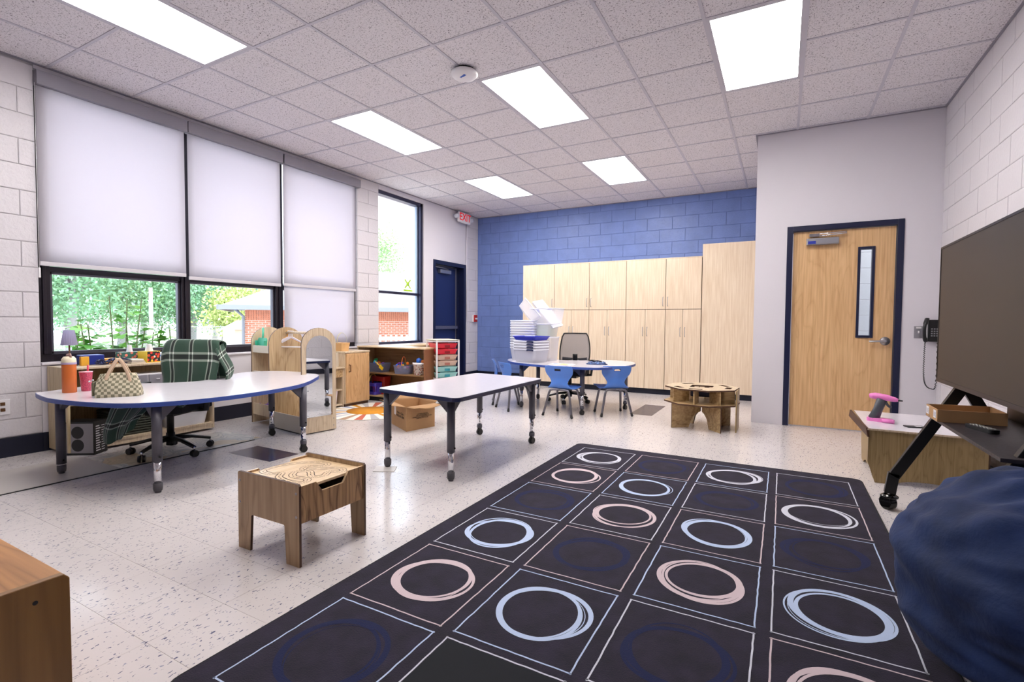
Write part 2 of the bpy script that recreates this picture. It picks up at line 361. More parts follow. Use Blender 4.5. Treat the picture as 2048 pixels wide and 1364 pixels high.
# ------------------------------------------------------------------ ceiling
T = 0.6096
ceiling = BX('ceiling', (XW - 0.3, XR + 0.2, YN, YB + 0.2, CZ + 0.03, CZ + 0.12), mat('plenum_board', 'b5b2ba', 0.9), kind='structure')
lights = {(1, -2), (1, 2), (1, 6), (4, -2), (4, 2), (4, 6), (7, 2)}
lit = {(i, j + d) for i, j in lights for d in (0, 1)}
ctile_cache = {}
def ctile(w_, h_):
    k = (round(w_, 3), round(h_, 3))
    if k not in ctile_cache: ctile_cache[k] = MB().box(0, w_, 0, h_, 0.004, 0.02).mesh('ceiling_tile', M_CEIL)
    return ctile_cache[k]
stufft = MB()
for i in range(-1, 10):
    for j in range(-8, 10):
        if (i, j) in lit: continue
        x0, x1 = max(i * T, XW) + .010, min((i + 1) * T, XR) - .010; y0, y1 = max(j * T, YN) + .010, min((j + 1) * T, YB) - .010
        if x1 - x0 < .05 or y1 - y0 < .05: continue
        if x0 > 4.5 and y0 > YP: continue
        if j < -3: stufft.box(x0, x1, y0, y1, CZ + .004, CZ + .02)
        else: link(ctile(x1 - x0, y1 - y0), 'tile', ceiling, (x0, y0, CZ))
stufft.build('hidden_tiles', M_CEIL, ceiling, kind='stuff')
for i in range(0, 10): BX('main_tee', (i * T - .012, i * T + .012, YN, YB if i < 8 else YP, CZ - .001, CZ + .03), M_TEE, ceiling)
for j in range(-7, 10):
    ct, xe = MB(), (XR if j * T < YP else 4.5)
    for i in range(-1, 10):
        a_, b_ = max(i * T + .012, XW), min((i + 1) * T - .012, xe)
        if b_ > a_ and not ((i, j - 1) in lights): ct.box(a_, b_, j * T - .011, j * T + .011, CZ - .0005, CZ + .028)
    ct.build('cross_tee', M_TEE, ceiling)
tr_ = MB().box(XW, XW + .022, YN, YB, CZ - .004, CZ + .02).box(XW, 4.5, YB - .022, YB, CZ - .004, CZ + .02).box(XR - .022, XR, YN, YP, CZ - .004, CZ + .02).box(4.5, XR, YP - .02, YP, CZ - .004, CZ + .02).box(4.478, 4.5, YP - .02, YB, CZ - .004, CZ + .02)
tr_.build('trim_ceiling', mat('wall_angle_paint', '8f8c99', .5), None, kind='structure')
LN = {(1, -2): 'long ceiling light panel cut by the top edge above the window shades', (1, 2): 'ceiling light panel nearest the shades, second along the window row', (1, 6): 'small far ceiling light panel nearest the exit sign',
      (4, 2): 'ceiling light panel right beside the white wireless unit', (4, 6): 'far ceiling light panel above the wooden cupboards', (4, -2): 'ceiling light panel over the near middle of the room, above the frame', (7, 2): 'large ceiling light panel nearest the white wall with the wooden door',
      }
for (i, j) in sorted(lights):
    lb = LN.get((i, j))
    t = thing('ceiling_light', lb or 'recessed ceiling light panel in the rear part of the room', 'light', (i * T + T / 2, j * T + T, CZ), 0, 'recessed ceiling light panels' if lb else 'unseen ceiling lights behind the camera')
    f = MB()
    for a in ((-.293, .293, -.5976, -.578), (-.293, .293, .578, .5976), (-.293, -.273, -.578, .578), (.273, .293, -.578, .578)): f.box(*a, 0, .025)
    f.build('frame', M_TEE, t)
    BX('diffuser', (-.273, .273, -.578, .578, .004, .012), M_LAMP, t)

# ------------------------------------------------------------------ block walls
blk = {}
def block_mesh(w_, h_, m_):
    k = (round(w_, 3), round(h_, 3), m_.name)
    if k not in blk:
        g, c, p = .002, .007, .0055
        b = MB(); a = [(g, g, 0), (w_ - g, g, 0), (w_ - g, h_ - g, 0), (g, h_ - g, 0)]
        e = [(g + .001, g + .001, p * .7), (w_ - g - .001, g + .001, p * .7), (w_ - g - .001, h_ - g - .001, p * .7), (g + .001, h_ - g - .001, p * .7)]
        f = [(g + c, g + c, p), (w_ - g - c, g + c, p), (w_ - g - c, h_ - g - c, p), (g + c, h_ - g - c, p)]
        vs = a + e + f; fs = [(8, 9, 10, 11)]
        for q in (0, 4):
            for i in range(4): fs.append((q + i, q + (i + 1) % 4, q + 4 + (i + 1) % 4, q + 4 + i))
        blk[k] = b.add(vs, fs).mesh('block', m_)
    return blk[k]
def block_wall(parent, M4, u0, u1, z0, z1, m_, phase=0.0, zoff=0.0, skip=None, bw=.4064, bh=.2032, name='block'):
    """rows of blocks on a vertical plane; local frame u (along), z (up), outward normal = third axis of M4"""
    r = math.floor((z0 - zoff) / bh)
    while zoff + r * bh < z1 - .01:
        a, b = max(z0, zoff + r * bh), min(z1, zoff + (r + 1) * bh); ph = phase + (bw / 2 if r % 2 else 0)
        k = math.floor((u0 - ph) / bw)
        while ph + k * bw < u1 - .01:
            c, d = max(u0, ph + k * bw), min(u1, ph + (k + 1) * bw)
            if d - c > .03 and b - a > .02 and not (skip and skip((c + d) / 2, (a + b) / 2)):
                jit = R.uniform(-.0012, .0012); o = link(block_mesh(d - c, b - a, m_), name, parent)
                o.matrix_local = M4 @ Matrix.Translation((c, a, jit))
            k += 1
        r += 1
def frame4(o, u, n):
    u, n = Vector(u), Vector(n); z = Vector((0, 0, 1)); M = Matrix((u, z, n)).transposed().to_4x4(); M.translation = Vector(o); return M

# left (window) wall: core, openings for window_1 (y -0.69..2.80, z .74..3.12), window_2 (3.22..4.29, z .745..3.08), door_1 (4.55..5.56, z 0..2.19)
wl = MB(); X1, X0 = XW - .008, XW - .33
wl.box(X0, X1, YN, -.69, 0, CZ + .03).box(X0, X1, 2.80, 3.222, 0, CZ + .03)
wl.box(X0, X1, 5.56, YB, 0, CZ + .03)
wall_left = wl.build('wall_left', M_MORTW, None, kind='structure')
ws = MB().box(X0, XW, -.69, 2.80, 0, .715).box(X0, XW, 3.222, 4.55, 0, .725).box(X0, XW, -.69, 2.8, 3.125, CZ + .03).box(X0, XW, 3.222, 4.29, 3.085, CZ + .03).box(X0, XW, 4.29, 4.55, .725, CZ + .03).box(X0, XW, 4.55, 5.56, 2.19, CZ + .03)
ws.build('plaster_panel', M_PLASTER, wall_left, kind='structure')
ML = frame4((XW - .0055, 0, 0), (0, 1, 0), (1, 0, 0))
block_wall(wall_left, ML, -1.95, -.69, .155, CZ, M_WALLW, -.69 - .4064 * 4 + .1, .155 - .2032 * .3)
block_wall(wall_left, ML, 2.80, 3.222, 0.1, CZ, M_WALLW, 2.80 + .0001, .17, bw=.422)
block_wall(wall_left, ML, 5.59, YB, .13, CZ, M_WALLW, 5.59 + .12, .17 - .2032 * .4)
BX('sill', (XW - .16, XW + .02, -.69, 2.80, .715, .735), M_PLASTER, wall_left, .003)
BX('sill', (XW - .16, XW + .02, 3.222, 4.30, .725, .742), M_PLASTER, wall_left, .003)
# return faces of the block column beside the window
CR = frame4((XW - .16, 2.80 - .001, 0), (1, 0, 0), (0, -1, 0)); block_wall(wall_left, CR, 0, .155, .74, CZ, M_WALLW, 0.0, .17, bw=.42)
# conduit
tag(MB().cyl((XW + .014, 5.575, 1.2), (XW + .014, 5.575, CZ), .012).build('conduit_pipe', M_PLASTER, None), 'thin painted conduit pipe running up beside the navy exit door', 'pipe')
# baseboards
bbl = MB().box(XW, XW + .012, YN, -.69, 0, .155).box(XW, XW + .012, -.69, 4.55, 0, .155).box(XW, XW + .012, 5.56, YB, 0, .13)
bbl.build('baseboard_left', M_NAVYB, None, .003, kind='structure')
MB().box(XW, .77, YB - .02, YB - .008, 0, .12).build('baseboard_back', M_NAVYB, None, .003, kind='structure')
# blue back wall
wall_back = BX('wall_back', (XW - .33, 4.62, YB + .0, YB + .2, 0, CZ + .03), M_MORTB, kind='structure')
MBk = frame4((XW, YB, 0), (1, 0, 0), (0, -1, 0))
block_wall(wall_back, MBk, 0, 4.49 - XW, .12, CZ, M_BLUE, .3, CZ - .2032 * 16 + .09, skip=lambda u, z: (u + XW > .95 and z < 1.95) or (u + XW > 3.95 and z < 2.1))
# partition with the wooden door (opening 4.81..5.80, z 0..2.16)
DX0, DX1, DZ = 4.806, 5.812, 2.14
wall_partition = MB().box(4.5, DX0 + .02, YP, YB, 0, CZ + .03).box(DX1 - .02, XR, YP, YP + .15, 0, CZ + .03).box(DX0 + .02, DX1 - .02, YP, YP + .15, DZ - .03, CZ + .03).build('wall_partition', M_PLASTER, None, kind='structure')
# room seen through the door's narrow window
beyond = BX('wall_beyond', (4.6, 7.2, YP + 1.7, YP + 1.8, 0, CZ), M_MORTW, kind='structure')
block_wall(beyond, frame4((5.0, YP + 1.7, 0), (1, 0, 0), (0, -1, 0)), 0, 1.6, .6, 2.6, mat('grey_block_paint', 'b9bcbf', .5, bump=.6, bscale=50, world=True))
BX('floor_beyond', (4.62, 7.2, YP + .15, YP + 1.7, -.05, 0), M_FLOOR, kind='structure'); BX('ceiling_beyond', (4.62, 7.2, YP + .15, YP + 1.8, 2.7, 2.75), M_PLASTER, kind='structure')
BX('wall_beyond_side', (7.2, 7.3, YP + .15, YP + 1.8, 0, CZ), M_PLASTER, kind='structure')
al = bpy.data.lights.new('corridor_lamp', 'AREA'); al.energy = 9; al.size = .6; ao = bpy.data.objects.new('corridor_lamp', al); COL.objects.link(ao); ao.location = (5.8, YP + .95, 2.68)
# right wall
wall_right = BX('wall_right', (XR, XR + .2, YN, YP + .2, 0, CZ + .03), M_MORTW, kind='structure')
block_wall(wall_right, frame4((XR, 0, 0), (0, -1, 0), (-1, 0, 0)), -YP, 0.4, .12, CZ, M_WALLW, .11, CZ - .2032 * 16 + .03)
BX('baseboard_right', (XR - .012, XR, YN, YP, 0, .11), M_NAVYB, kind='structure')
BX('wall_rear', (XW - .33, XR + .2, YN - .15, YN, 0, CZ + .03), M_PLASTER, kind='structure')

# ------------------------------------------------------------------ window_1
W1 = bpy.data.objects.new('window_1', None); COL.objects.link(W1); W1['kind'] = 'structure'
bays = [(-.69, .46), (.46, 1.555), (1.555, 2.80)]
XG = XW - .11
MB().box(XG - .03, XG + .05, -.69, 2.80, .735, .80).build('bottom_frame', M_BRONZE, W1, .003)
MB().box(XG - .03, XG + .05, -.69, 2.80, 3.06, 3.125).build('top_frame', M_BRONZE, W1, .003)
for (a, b, wd) in ((-.69, -.6, 'jamb'), (.44, .52, 'mullion'), (1.52, 1.62, 'mullion'), (2.70, 2.80, 'jamb')):
    mb = MB().box(XG - .03, XG + .06, a, b, .80, 3.06); mb.box(XG + .05, XG + .075, (a + b) / 2 - .012, (a + b) / 2 + .012, .80, 3.06); mb.build(wd, M_BRONZE, W1, .003)
for (a, b) in ((-.6, .44), (.52, 1.52), (1.62, 2.70)):
    MB().box(XG - .02, XG + .035, a, b, 1.495, 1.54).build('rail', M_BRONZE, W1, .002)
    fm = MB()
    for q in ((a, a + .022), (b - .022, b)): fm.box(XG - .015, XG + .03, q[0], q[1], .80, 1.495)
    fm.box(XG - .015, XG + .03, a, b, .80, .822).box(XG - .015, XG + .03, a, b, 1.475, 1.495).build('sash', mat('grey_sash', '4c4a55', .4, metal=.4), W1, .002)
    BX('glass_pane', (XG, XG + .006, a + .02, b - .02, .82, 1.48), M_GLASS, W1); BX('glass_pane', (XG, XG + .006, a, b, 1.54, 3.06), M_GLASS, W1)
W2 = bpy.data.objects.new('window_2', None); COL.objects.link(W2); W2['kind'] = 'structure'
for nm, q in (('jamb', (XG - .03, XG + .06, 3.222, 3.27, .742, 3.085)), ('jamb', (XG - .03, XG + .09, 4.235, 4.29, .742, 3.085)), ('top_frame', (XG - .03, XG + .09, 3.222, 4.29, 3.03, 3.085)), ('bottom_frame', (XG - .03, XG + .06, 3.222, 4.29, .742, .78)), ('rail', (XG - .03, XG + .05, 3.27, 4.235, 1.535, 1.575))):
    BX(nm, q, mat('slate_frame', '2b2c46', .35, metal=.4), W2, .004)
for q in ((4.205, 4.235, 1.575, 3.03), (4.205, 4.235, .78, 1.535)): BX('sash', (XG - .01, XG + .03, *q), mat('pale_sash', '8e9cb2', .35, metal=.3), W2, .003)
for q in ((.78, 1.535), (1.575, 3.03)): BX('glass_pane', (XG, XG + .006, 3.27, 4.21, *q), M_GLASS, W2)
# sun-catcher sticker on the upper pane
mb = MB(); c = Vector((XG + .009, 4.0, 1.72))
for sg in (1, -1): mb.obox(c, (.001, 0, 0), (0, .10 * .7, .10 * .7 * sg), (0, -.008 * sg, .008))
mb.box(XG + .008, XG + .010, 3.9, 4.12, 1.60, 1.625); mb.lathe([(0.0, 0), (.03, 0), (.03, .003), (0, .003)], (XG + .009, 4.0, 1.72), 12, 'x')
tag(mb.build('window_sticker', mat('lime_film', 'b6e62a', .5)), 'small lime green star sticker on the tall window pane', 'sticker')

# ------------------------------------------------------------------ roller blinds
BL = [(-.69, .455, 1.535, 'widest roller shade beside the left block pillar, pulled halfway down'), (.475, 1.545, 1.51, 'middle roller shade between the two others, pulled halfway down'), (1.575, 2.75, 1.52, 'roller shade nearest the tall bare window, with a doubled lower band')]
for k, (a, b, zb, lb) in enumerate(BL):
    t = thing('roller_blind', lb, 'blind', (XW + .015, a, zb), 0, 'roller shades on the big window')
    wd = b - a; top = 3.0 - zb
    BX('valance', (-.035, .045, -.0 if k else 0, wd + (.06 if k == 2 else .012), top - .01, top + .105), mat('valance_metal', '8a8792', .4, metal=.2), t, .004)
    mb = MB(); mb.grid(lambda i, j: (.004 * math.sin(i * .9 + k), .005 + (wd - .01) * i / 16, .012 + top * j / 10), 17, 11).build('shade_cloth', M_BLIND, t, solid=.0012)
    BX('hem_bar', (-.006, .008, .004, wd - .004, 0, .035), mat('hem_cloth', 'c9c5cc', .7), t, .004)
    if k == 0: MB().tube([(.02, -.006, top), (.02, -.006, -.02)], .002, 6).box(.012, .028, -.012, 0, -.10, -.02).build('pull_chain', M_WHITEP, t)
    if k == 2:
        MB().grid(lambda i, j: (-.012, .02 + (wd - .04) * i / 8, -.72 + .72 * j / 4), 9, 5).build('lower_cloth', M_BLIND, t, solid=.0012)
# side channel of the left shade
BX('trim_1', (XW - .10, XW - .012, -.71, -.685, .74, 3.11), M_BLACK, kind='structure')

# ------------------------------------------------------------------ door_1 (navy exit door)
D1 = bpy.data.objects.new('door_1', None); COL.objects.link(D1); D1['kind'] = 'structure'
fm = MB().box(XW - .2, XW + .012, 4.55, 4.61, 0, 2.19).box(XW - .2, XW + .012, 5.49, 5.56, 0, 2.19).box(XW - .2, XW + .012, 4.61, 5.49, 2.12, 2.19)
fm.build('door_frame', M_NAVY, D1, .003)
BX('door_leaf', (XW - .17, XW - .125, 4.615, 5.40, .01, 2.115), mat('navy_door_paint', '182657', .35), D1, .002)
BX('gap_light_strip', (XW - .15, XW - .12, 5.40, 5.425, .01, 2.115), M_STEEL, D1)  # bright strip stands in for light showing through the door gap
BX('stop_strip', (XW - .2, XW - .10, 5.425, 5.49, .01, 2.12), M_NAVY, D1)
BX('push_bar', (XW - .12, XW - .055, 4.64, 5.38, .965, 1.025), mat('push_bar_steel', '6d6f84', .35, metal=.6), D1, .008)
BX('door_closer', (XW - .125, XW - .06, 4.85, 5.18, 1.98, 2.05), M_STEEL, D1, .006)
MB().tube([(XW - .07, 5.1, 2.06), (XW - .04, 4.85, 2.075), (XW - .09, 4.68, 2.085)], .008).tube([(XW - .09, 4.63, 2.09), (XW - .09, 5.38, 2.09)], .005).build('closer_arm', M_STEEL, D1)
# ------------------------------------------------------------------ door_2 (wooden door in the partition)
D2 = bpy.data.objects.new('door_2', None); COL.objects.link(D2); D2['kind'] = 'structure'
fm = MB().box(DX0, DX0 + .055, YP - .012, YP + .15, 0, DZ).box(DX1 - .055, DX1, YP - .012, YP + .15, 0, DZ).box(DX0 + .055, DX1 - .055, YP - .012, YP + .15, DZ - .055, DZ)
fm.build('door_frame', M_NAVY, D2, .003)
lf = MB().prism([(DX0 + .06, .01), (DX1 - .06, .01), (DX1 - .06, DZ - .06), (DX0 + .06, DZ - .06)], 0, .045, [[(5.465, .99), (5.565, .99), (5.565, 1.865), (5.465, 1.865)]], M=lambda v: Vector((v.x, YP + .075 - v.z, v.y)))
lf.build('door_leaf', M_DOOR, D2)
ly = YP + .03
vf = MB()
for q in ((5.443, 5.467, .965, 1.89), (5.563, 5.587, .965, 1.89), (5.467, 5.563, .965, .99), (5.467, 5.563, 1.865, 1.89)): vf.box(q[0], q[1], ly - .014, ly + .055, q[2], q[3])
vf.build('vision_frame', M_NAVY, D2, .002)
BX('vision_glass', (5.467, 5.563, ly + .018, ly + .024, .99, 1.865), M_GLASS, D2)
MB().lathe([(0, 0), (.043, 0), (.043, -.006), (.036, -.02), (.016, -.024), (.014, -.055), (0, -.055)], (5.69, ly, .935), 24, 'y').tube(cr([(5.69, ly - .05, .935), (5.66, ly - .056, .936), (5.60, ly - .053, .932), (5.555, ly - .045, .93)], 5, False), [(.008, .011)] * 16, 10).build('lever_handle', M_STEEL, D2)
BX('door_closer', (4.985, 5.275, ly - .06, ly, 1.93, 2.0), M_STEEL, D2, .008)
BX('closer_tape', (5.0, 5.07, ly - .062, ly - .0605, 1.94, 1.97), mat('blue_tape', '1b2f9e', .5), D2)
MB().tube([(5.06, ly - .03, 2.02), (5.34, ly - .05, 2.035)], .007).tube([(5.06, ly - .05, 2.04), (5.34, ly - .04, 2.05)], .006).box(5.01, 5.10, ly - .06, ly - .01, 2.015, 2.045).build('closer_arm', M_CHROME, D2)

# ------------------------------------------------------------------ wall fittings
t = thing('light_switch', 'steel light switch plate on the white wall beside the wooden door', 'switch', (5.948, YP, 1.03))
BX('plate', (-.036, .036, -.005, 0, -.058, .058), M_STEEL, t, .003); BX('toggle', (-.006, .006, -.016, -.004, -.012, .012), M_WHITEP, t, .002); BX('name_strip', (-.02, .02, -.0065, -.005, .035, .05), M_WHITEP, t)
t = thing('wall_phone', 'black corded telephone on the white wall behind the screen edge', 'telephone', (6.055, YP, 1.05))
BX('base', (-.04, .055, -.04, 0, -.11, .10), M_BLACK, t, .008)
MB().tube(cr([(-.055, -.055, .11), (-.075, -.085, .05), (-.08, -.09, 0), (-.075, -.08, -.06), (-.06, -.05, -.105)], 5, False), [(.02 if i in range(0, 5) or i > 16 else .014, .014) for i in range(21)], 10).build('handset', M_BLACK, t)
kp = MB()
for i in range(3):
    for j in range(4): kp.box(-.02 + i * .02, -.008 + i * .02, -.044, -.04, -.06 + j * .022, -.048 + j * .022)
kp.build('keypad', mat('phone_keys', '8d8d92', .5), t)
cp = [(-.065, -.06, -.11), (-.068, -.055, -.25), (-.066, -.05, -.42), (-.05, -.045, -.52), (-.01, -.04, -.56), (.03, -.035, -.52), (.035, -.03, -.12)]
pts = cr(cp, 40, False); hel = []
for i, p in enumerate(pts): hel.append(p + Vector((.005 * math.cos(i * 1.3), .005 * math.sin(i * 1.3), 0)))
MB().tube(hel, .003, 5).build('coiled_cord', M_BLACK, t)
t = thing('wall_outlet', 'white data outlet plate with two brown jacks on left block wall', 'outlet', (XW, -.93, .40))
BX('plate', (0, .008, -.05, .045, -.06, .06), M_WHITEP, t, .003)
for z in (.026, -.02): BX('jack', (.007, .014, -.014, .014, z - .013, z + .013), mat('brown_jack', '5a3a18', .5), t, .002)
t = thing('fire_alarm_pull', 'small red fire alarm pull box on wall beside the exit door', 'alarm', (XW, 5.84, 1.17))
BX('back_box', (0, .04, -.05, .05, -.07, .07), M_WHITEP, t, .004); BX('red_cover', (.04, .065, -.05, .05, -.07, .07), mat('alarm_red', 'b8231f', .4), t, .006); BX('pull_bar', (.065, .078, -.035, .035, -.02, .01), M_WHITEP, t, .003)
t = thing('exit_sign', 'white exit sign with red letters and twin lamps near the ceiling', 'sign', (XW + .10, 5.35, 3.035))
BX('housing', (-.03, .03, -.19, .19, -.095, .095), mat('sign_face', 'f0eef2', .4), t, .02)
text('EXIT', .19, mat('exit_red', 'd8141c', .5, emit='e0101c', es=.35), t, (.0315, 0, 0), (PI / 2, 0, PI / 2), sx=.95)
MB().box(-.10, -.03, -.04, .04, -.03, .03).build('wall_bracket', M_WHITEP, t)
for s in (-1, 1): MB().lathe([(0, .05), (.032, .05), (.045, .0), (.03, -.04), (0, -.045)], (.0, s * .245, .0), 14, 'x').box(-.01, .01, s * .21 - .03, s * .21 + .03, -.012, .012).build('lamp_head', mat('clear_lamp', 'd9dce6', .15), t)
t = thing('wireless_access_point', 'round white wireless access unit with blue tag on the ceiling', 'router', (2.44, 1.03, CZ))
MB().lathe([(0, -.062), (.06, -.06), (.095, -.05), (.112, -.032), (.11, -.018), (.09, -.008)], (0, 0, 0), 28).build('shell', M_WHITEP, t)
MB().lathe([(.09, -.012), (.09, 0), (0, 0)], (0, 0, 0), 24).build('mount', M_BLACK, t)
MB().obox((.01, -.035, -.0602), (.03, -.012, 0), (.004, .01, 0), (0, 0, .001)).build('blue_tag', mat('tag_blue', '2858b8', .4), t)

# ------------------------------------------------------------------ wooden cupboards on the blue wall
YC = 5.33
edges = [.775, 1.375, 1.995, 2.607, 3.213, 3.728]
where = ['first from the blue wall side', 'second from the blue wall side', 'middle one of the five', 'fourth from the blue wall side', 'narrow one beside the tall plain cupboard']
hs = ['R', 'R', 'L', 'R', 'L']
def handle(p, x, z0, z1, y):
    MB().tube([(x, y, z0), (x, y - .028, z0 + .012), (x, y - .03, (z0 + z1) / 2), (x, y - .028, z1 - .012), (x, y, z1)], .004, 8).build('handle', M_STEEL, p)
for k in range(5):
    a, b = edges[k], edges[k + 1]; wd = b - a
    t = thing('cupboard', 'pale wood wall cupboard with steel handles, ' + where[k], 'cupboard', (a, YC, 0), 0, 'row of pale wood cupboards')
    BX('body', (.002, wd - .002, .022, YB - YC - .012, .085, 2.075), M_CABX, t)
    MB().box(.0, wd, .0, YB - YC - .012, 2.075, 2.09).box(0, .0015, .02, YB - YC - .012, .085, 2.075).build('carcass_top', M_CAB, t)
    d = BX('door', (.004, wd - .004, 0, .02, 1.318, 2.073), M_CAB, t)
    hx = wd - .035 if hs[k] == 'R' else .035
    handle(d, hx, 1.36, 1.50, 0)
    for q, (c, e) in enumerate(((.004, wd / 2 - .003), (wd / 2 + .003, wd - .004))):
        d = BX('door', (c, e, 0, .02, .088, 1.310), M_CAB, t); handle(d, (e - .03) if q == 0 else (c + .03), .90, 1.04, 0)
t = thing('tall_cupboard', 'tall plain wood cupboard without handles next to the white wall', 'cupboard', (3.731, YC, 0))
BX('body', (.0, .75, .022, YB - YC - .012, .085, 2.265), M_CAB, t); BX('door', (.006, .748, 0, .02, .088, 2.262), M_CAB, t)
BX('baseboard_cupboards', (.775, 4.49, YC + .05, YC + .07, 0, .084), M_NAVYB, kind='structure')

# ------------------------------------------------------------------ rug with squares and rings
rug = thing('patterned_rug', 'large dark rug printed with white squares and sketched rings', 'rug', (0, 0, 0))
RX0, RX1, RY1, RY0 = 3.19, 5.292, 1.785, -3.2
MB().prism(rrect(RX0, RX1, -1.655, RY1, .05), 0.0006, .0075).build('pile', mat('dark_rug_pile', '1f1a2c', .95, bump=.9, bscale=220, var=.38, vscale=11, sheen=0), rug)
ring_b = MB(); pr = rrect(RX0 - .004, RX1 + .004, -1.659, RY1 + .004, .052); MB().tube([(p[0], p[1], .004) for p in pr], (.005, .004), 6, True).build('binding', mat('rug_binding', '0a0a10', .8), rug)
M_RW, M_RB, M_RP, M_RN = [mat(n, c, .95, bump=.5, bscale=220) for n, c in (('rug_white', 'c8c9d6'), ('rug_pale_blue', 'b4c4e2'), ('rug_pale_pink', 'c9b7bd'), ('rug_navy_ring', '0a1440'))]
def ring(seed, mt, cx, cy, parent):
    r = random.Random(seed); mb = MB(); rx, ry = .165, .158
    for q in range(4):
        ox, oy = r.uniform(-.012, .012), r.uniform(-.012, .012); sx, sy = rx + r.uniform(-.02, .012), ry + r.uniform(-.02, .014); ph = r.uniform(0, 6.3); wmax = [.013, .011, .007, .003][q]; rot = r.uniform(0, PI)
        n = 56; vs = []
        for i in range(n):
            t = 2 * PI * i / n; wdt = wmax * (.45 + .55 * (0.5 + .5 * math.cos(t - ph))) ; rad = 1 + .015 * math.sin(2 * t + ph)
            for s in (-1, 1):
                x, y = (sx * rad + s * wdt) * math.cos(t), (sy * rad + s * wdt) * math.sin(t)
                vs.append((cx + ox + x * math.cos(.2 * rot) - y * math.sin(.2 * rot), cy + oy + x * math.sin(.2 * rot) + y * math.cos(.2 * rot), .0082 + .0001 * q))
        mb.add(vs, [(2 * i, 2 * i + 1, (2 * i + 3) % (2 * n), (2 * i + 2) % (2 * n)) for i in range(n)])
    mb.build('ring', mt, parent)
cols = [(3.292, 3.735), (3.794, 4.231), (4.287, 4.721), (4.775, 5.208)]
pat = ['WNWN', 'PBNP', 'NPBN', 'BNPB', 'PBNP', 'NKBP', ]
kinds = {'W': M_RW, 'N': M_RN, 'P': M_RP, 'B': M_RB}
pat = ['WNWN', 'PBNW', 'NPBN', 'BNPB', 'PBNP', 'NKBW']
linec = [M_RW, M_RW, M_RW]
for c, (a, b) in enumerate(cols):
    for r_ in range(6):
        y1 = 1.658 - r_ * .5435; y0 = y1 - .503
        mb = MB(); lw = .005; r = random.Random(c * 9 + r_)
        P = [(a, y0), (b, y0), (b, y1), (a, y1)]
        for q in range(4):
            p0, p1 = Vector(P[q]), Vector(P[(q + 1) % 4]); d = (p1 - p0).normalized(); nn = Vector((-d.y, d.x)); vs = []
            for i in range(17):
                p = p0.lerp(p1, i / 16) + d * (lw if i == 16 else 0) - d * (lw if i == 0 else 0); j = r.uniform(-.0012, .0012)
                for s in (-1, 1): vs.append((p.x + nn.x * (s * lw * .6 + j), p.y + nn.y * (s * lw * .6 + j), .0081))
            mb.add(vs, [(2 * i, 2 * i + 2, 2 * i + 3, 2 * i + 1) for i in range(16)])
        mb.build('square_outline', [M_RW, M_RP, M_RB][(c + r_) % 3], rug)
        ch = pat[r_][c]
        if ch != 'K': ring(c * 31 + r_ * 7 + 1, kinds[ch], (a + b) / 2, (y0 + y1) / 2, rug)
        else:
            MB().box(a + .006, b - .006, y0 + .006, y1 - .006, .0074, .0079).build('dark_square', mat('rug_dark_teal', '0b1018', .95), rug)
            

# ------------------------------------------------------------------ activity tables
def table_leg(parent, x, y, ztop, split=.27, caster=False, br=(0, 0), name='leg'):
    g = MB().cyl((x, y, split), (x, y, ztop), .0285, n=20)
    ax = Vector((br[0], br[1], 0))
    for d in ((ax.x, 0), (0, ax.y)):
        if d == (0, 0) or (d[0] == 0 and d[1] == 0): continue
        dv = Vector((d[0], d[1], 0)); s = Vector((-d[1], d[0], 0)) * .012
        p = Vector((x, y, 0)); a, b, c = p + Vector((0, 0, ztop)), p + dv * .13 + Vector((0, 0, ztop)), p + Vector((0, 0, ztop - .10)) + dv * .02
        g.add([a - s, b - s, c - s, a + s, b + s, c + s], [(0, 1, 2), (5, 4, 3), (0, 3, 4, 1), (1, 4, 5, 2), (2, 5, 3, 0)])
    l = g.build(name, M_GREYMET, parent)
    zb = .085 if caster else .045
    MB().cyl((x, y, zb), (x, y, split + .02), .021, n=20).build('chrome_insert', M_CHROME, l)
    hb = MB()
    for i in range(4 if caster else 0): hb.cyl((x + .0205 * .6, y - .0205 * .8, split - .03 - i * .028), (x + .0217 * .6, y - .0217 * .8, split - .03 - i * .028), .0045, n=8)
    if caster: hb.build('adjustment_holes', M_BLACK, l)
    MB().cyl((x + .028, y, split + .03), (x + .036, y, split + .03), .006, n=8).build('set_screw', M_BLACK, l)
    if caster:
        MB().cyl((x, y, .07), (x, y, .10), .026, n=16).build('collar', M_GREYMET, l)
        MB().cyl((x - .018, y + .004, .028), (x + .018, y - .004, .028), .0275, n=20).box(x - .012, x + .012, y - .02, y + .02, .045, .072).build('caster', M_BLACK, l)
    else:
        MB().lathe([(0, 0), (.017, 0), (.019, .008), (.014, .012), (.024, .014), (.027, .03), (.027, .06), (.021, .062)], (x, y, 0), 18).build('glide', mat('glide_grey', '4a484e', .5), l)
def table_top(parent, outline, z, th, edge):
    MB().prism(outline, z - th, z - .0015).build('edge_band', edge, parent, .004)
    c = sum((Vector(p) for p in outline), Vector((0, 0))) / len(outline); k = len(outline); ins = []
    for i in range(k):
        a, b = Vector(outline[(i - 1) % k]), Vector(outline[(i + 1) % k]); d = (b - a).normalized(); p = Vector(outline[i]); ins.append(p + Vector((-d.y, d.x)) * .003)
    MB().prism(ins, z - .004, z).build('tabletop', M_LAMW, parent)
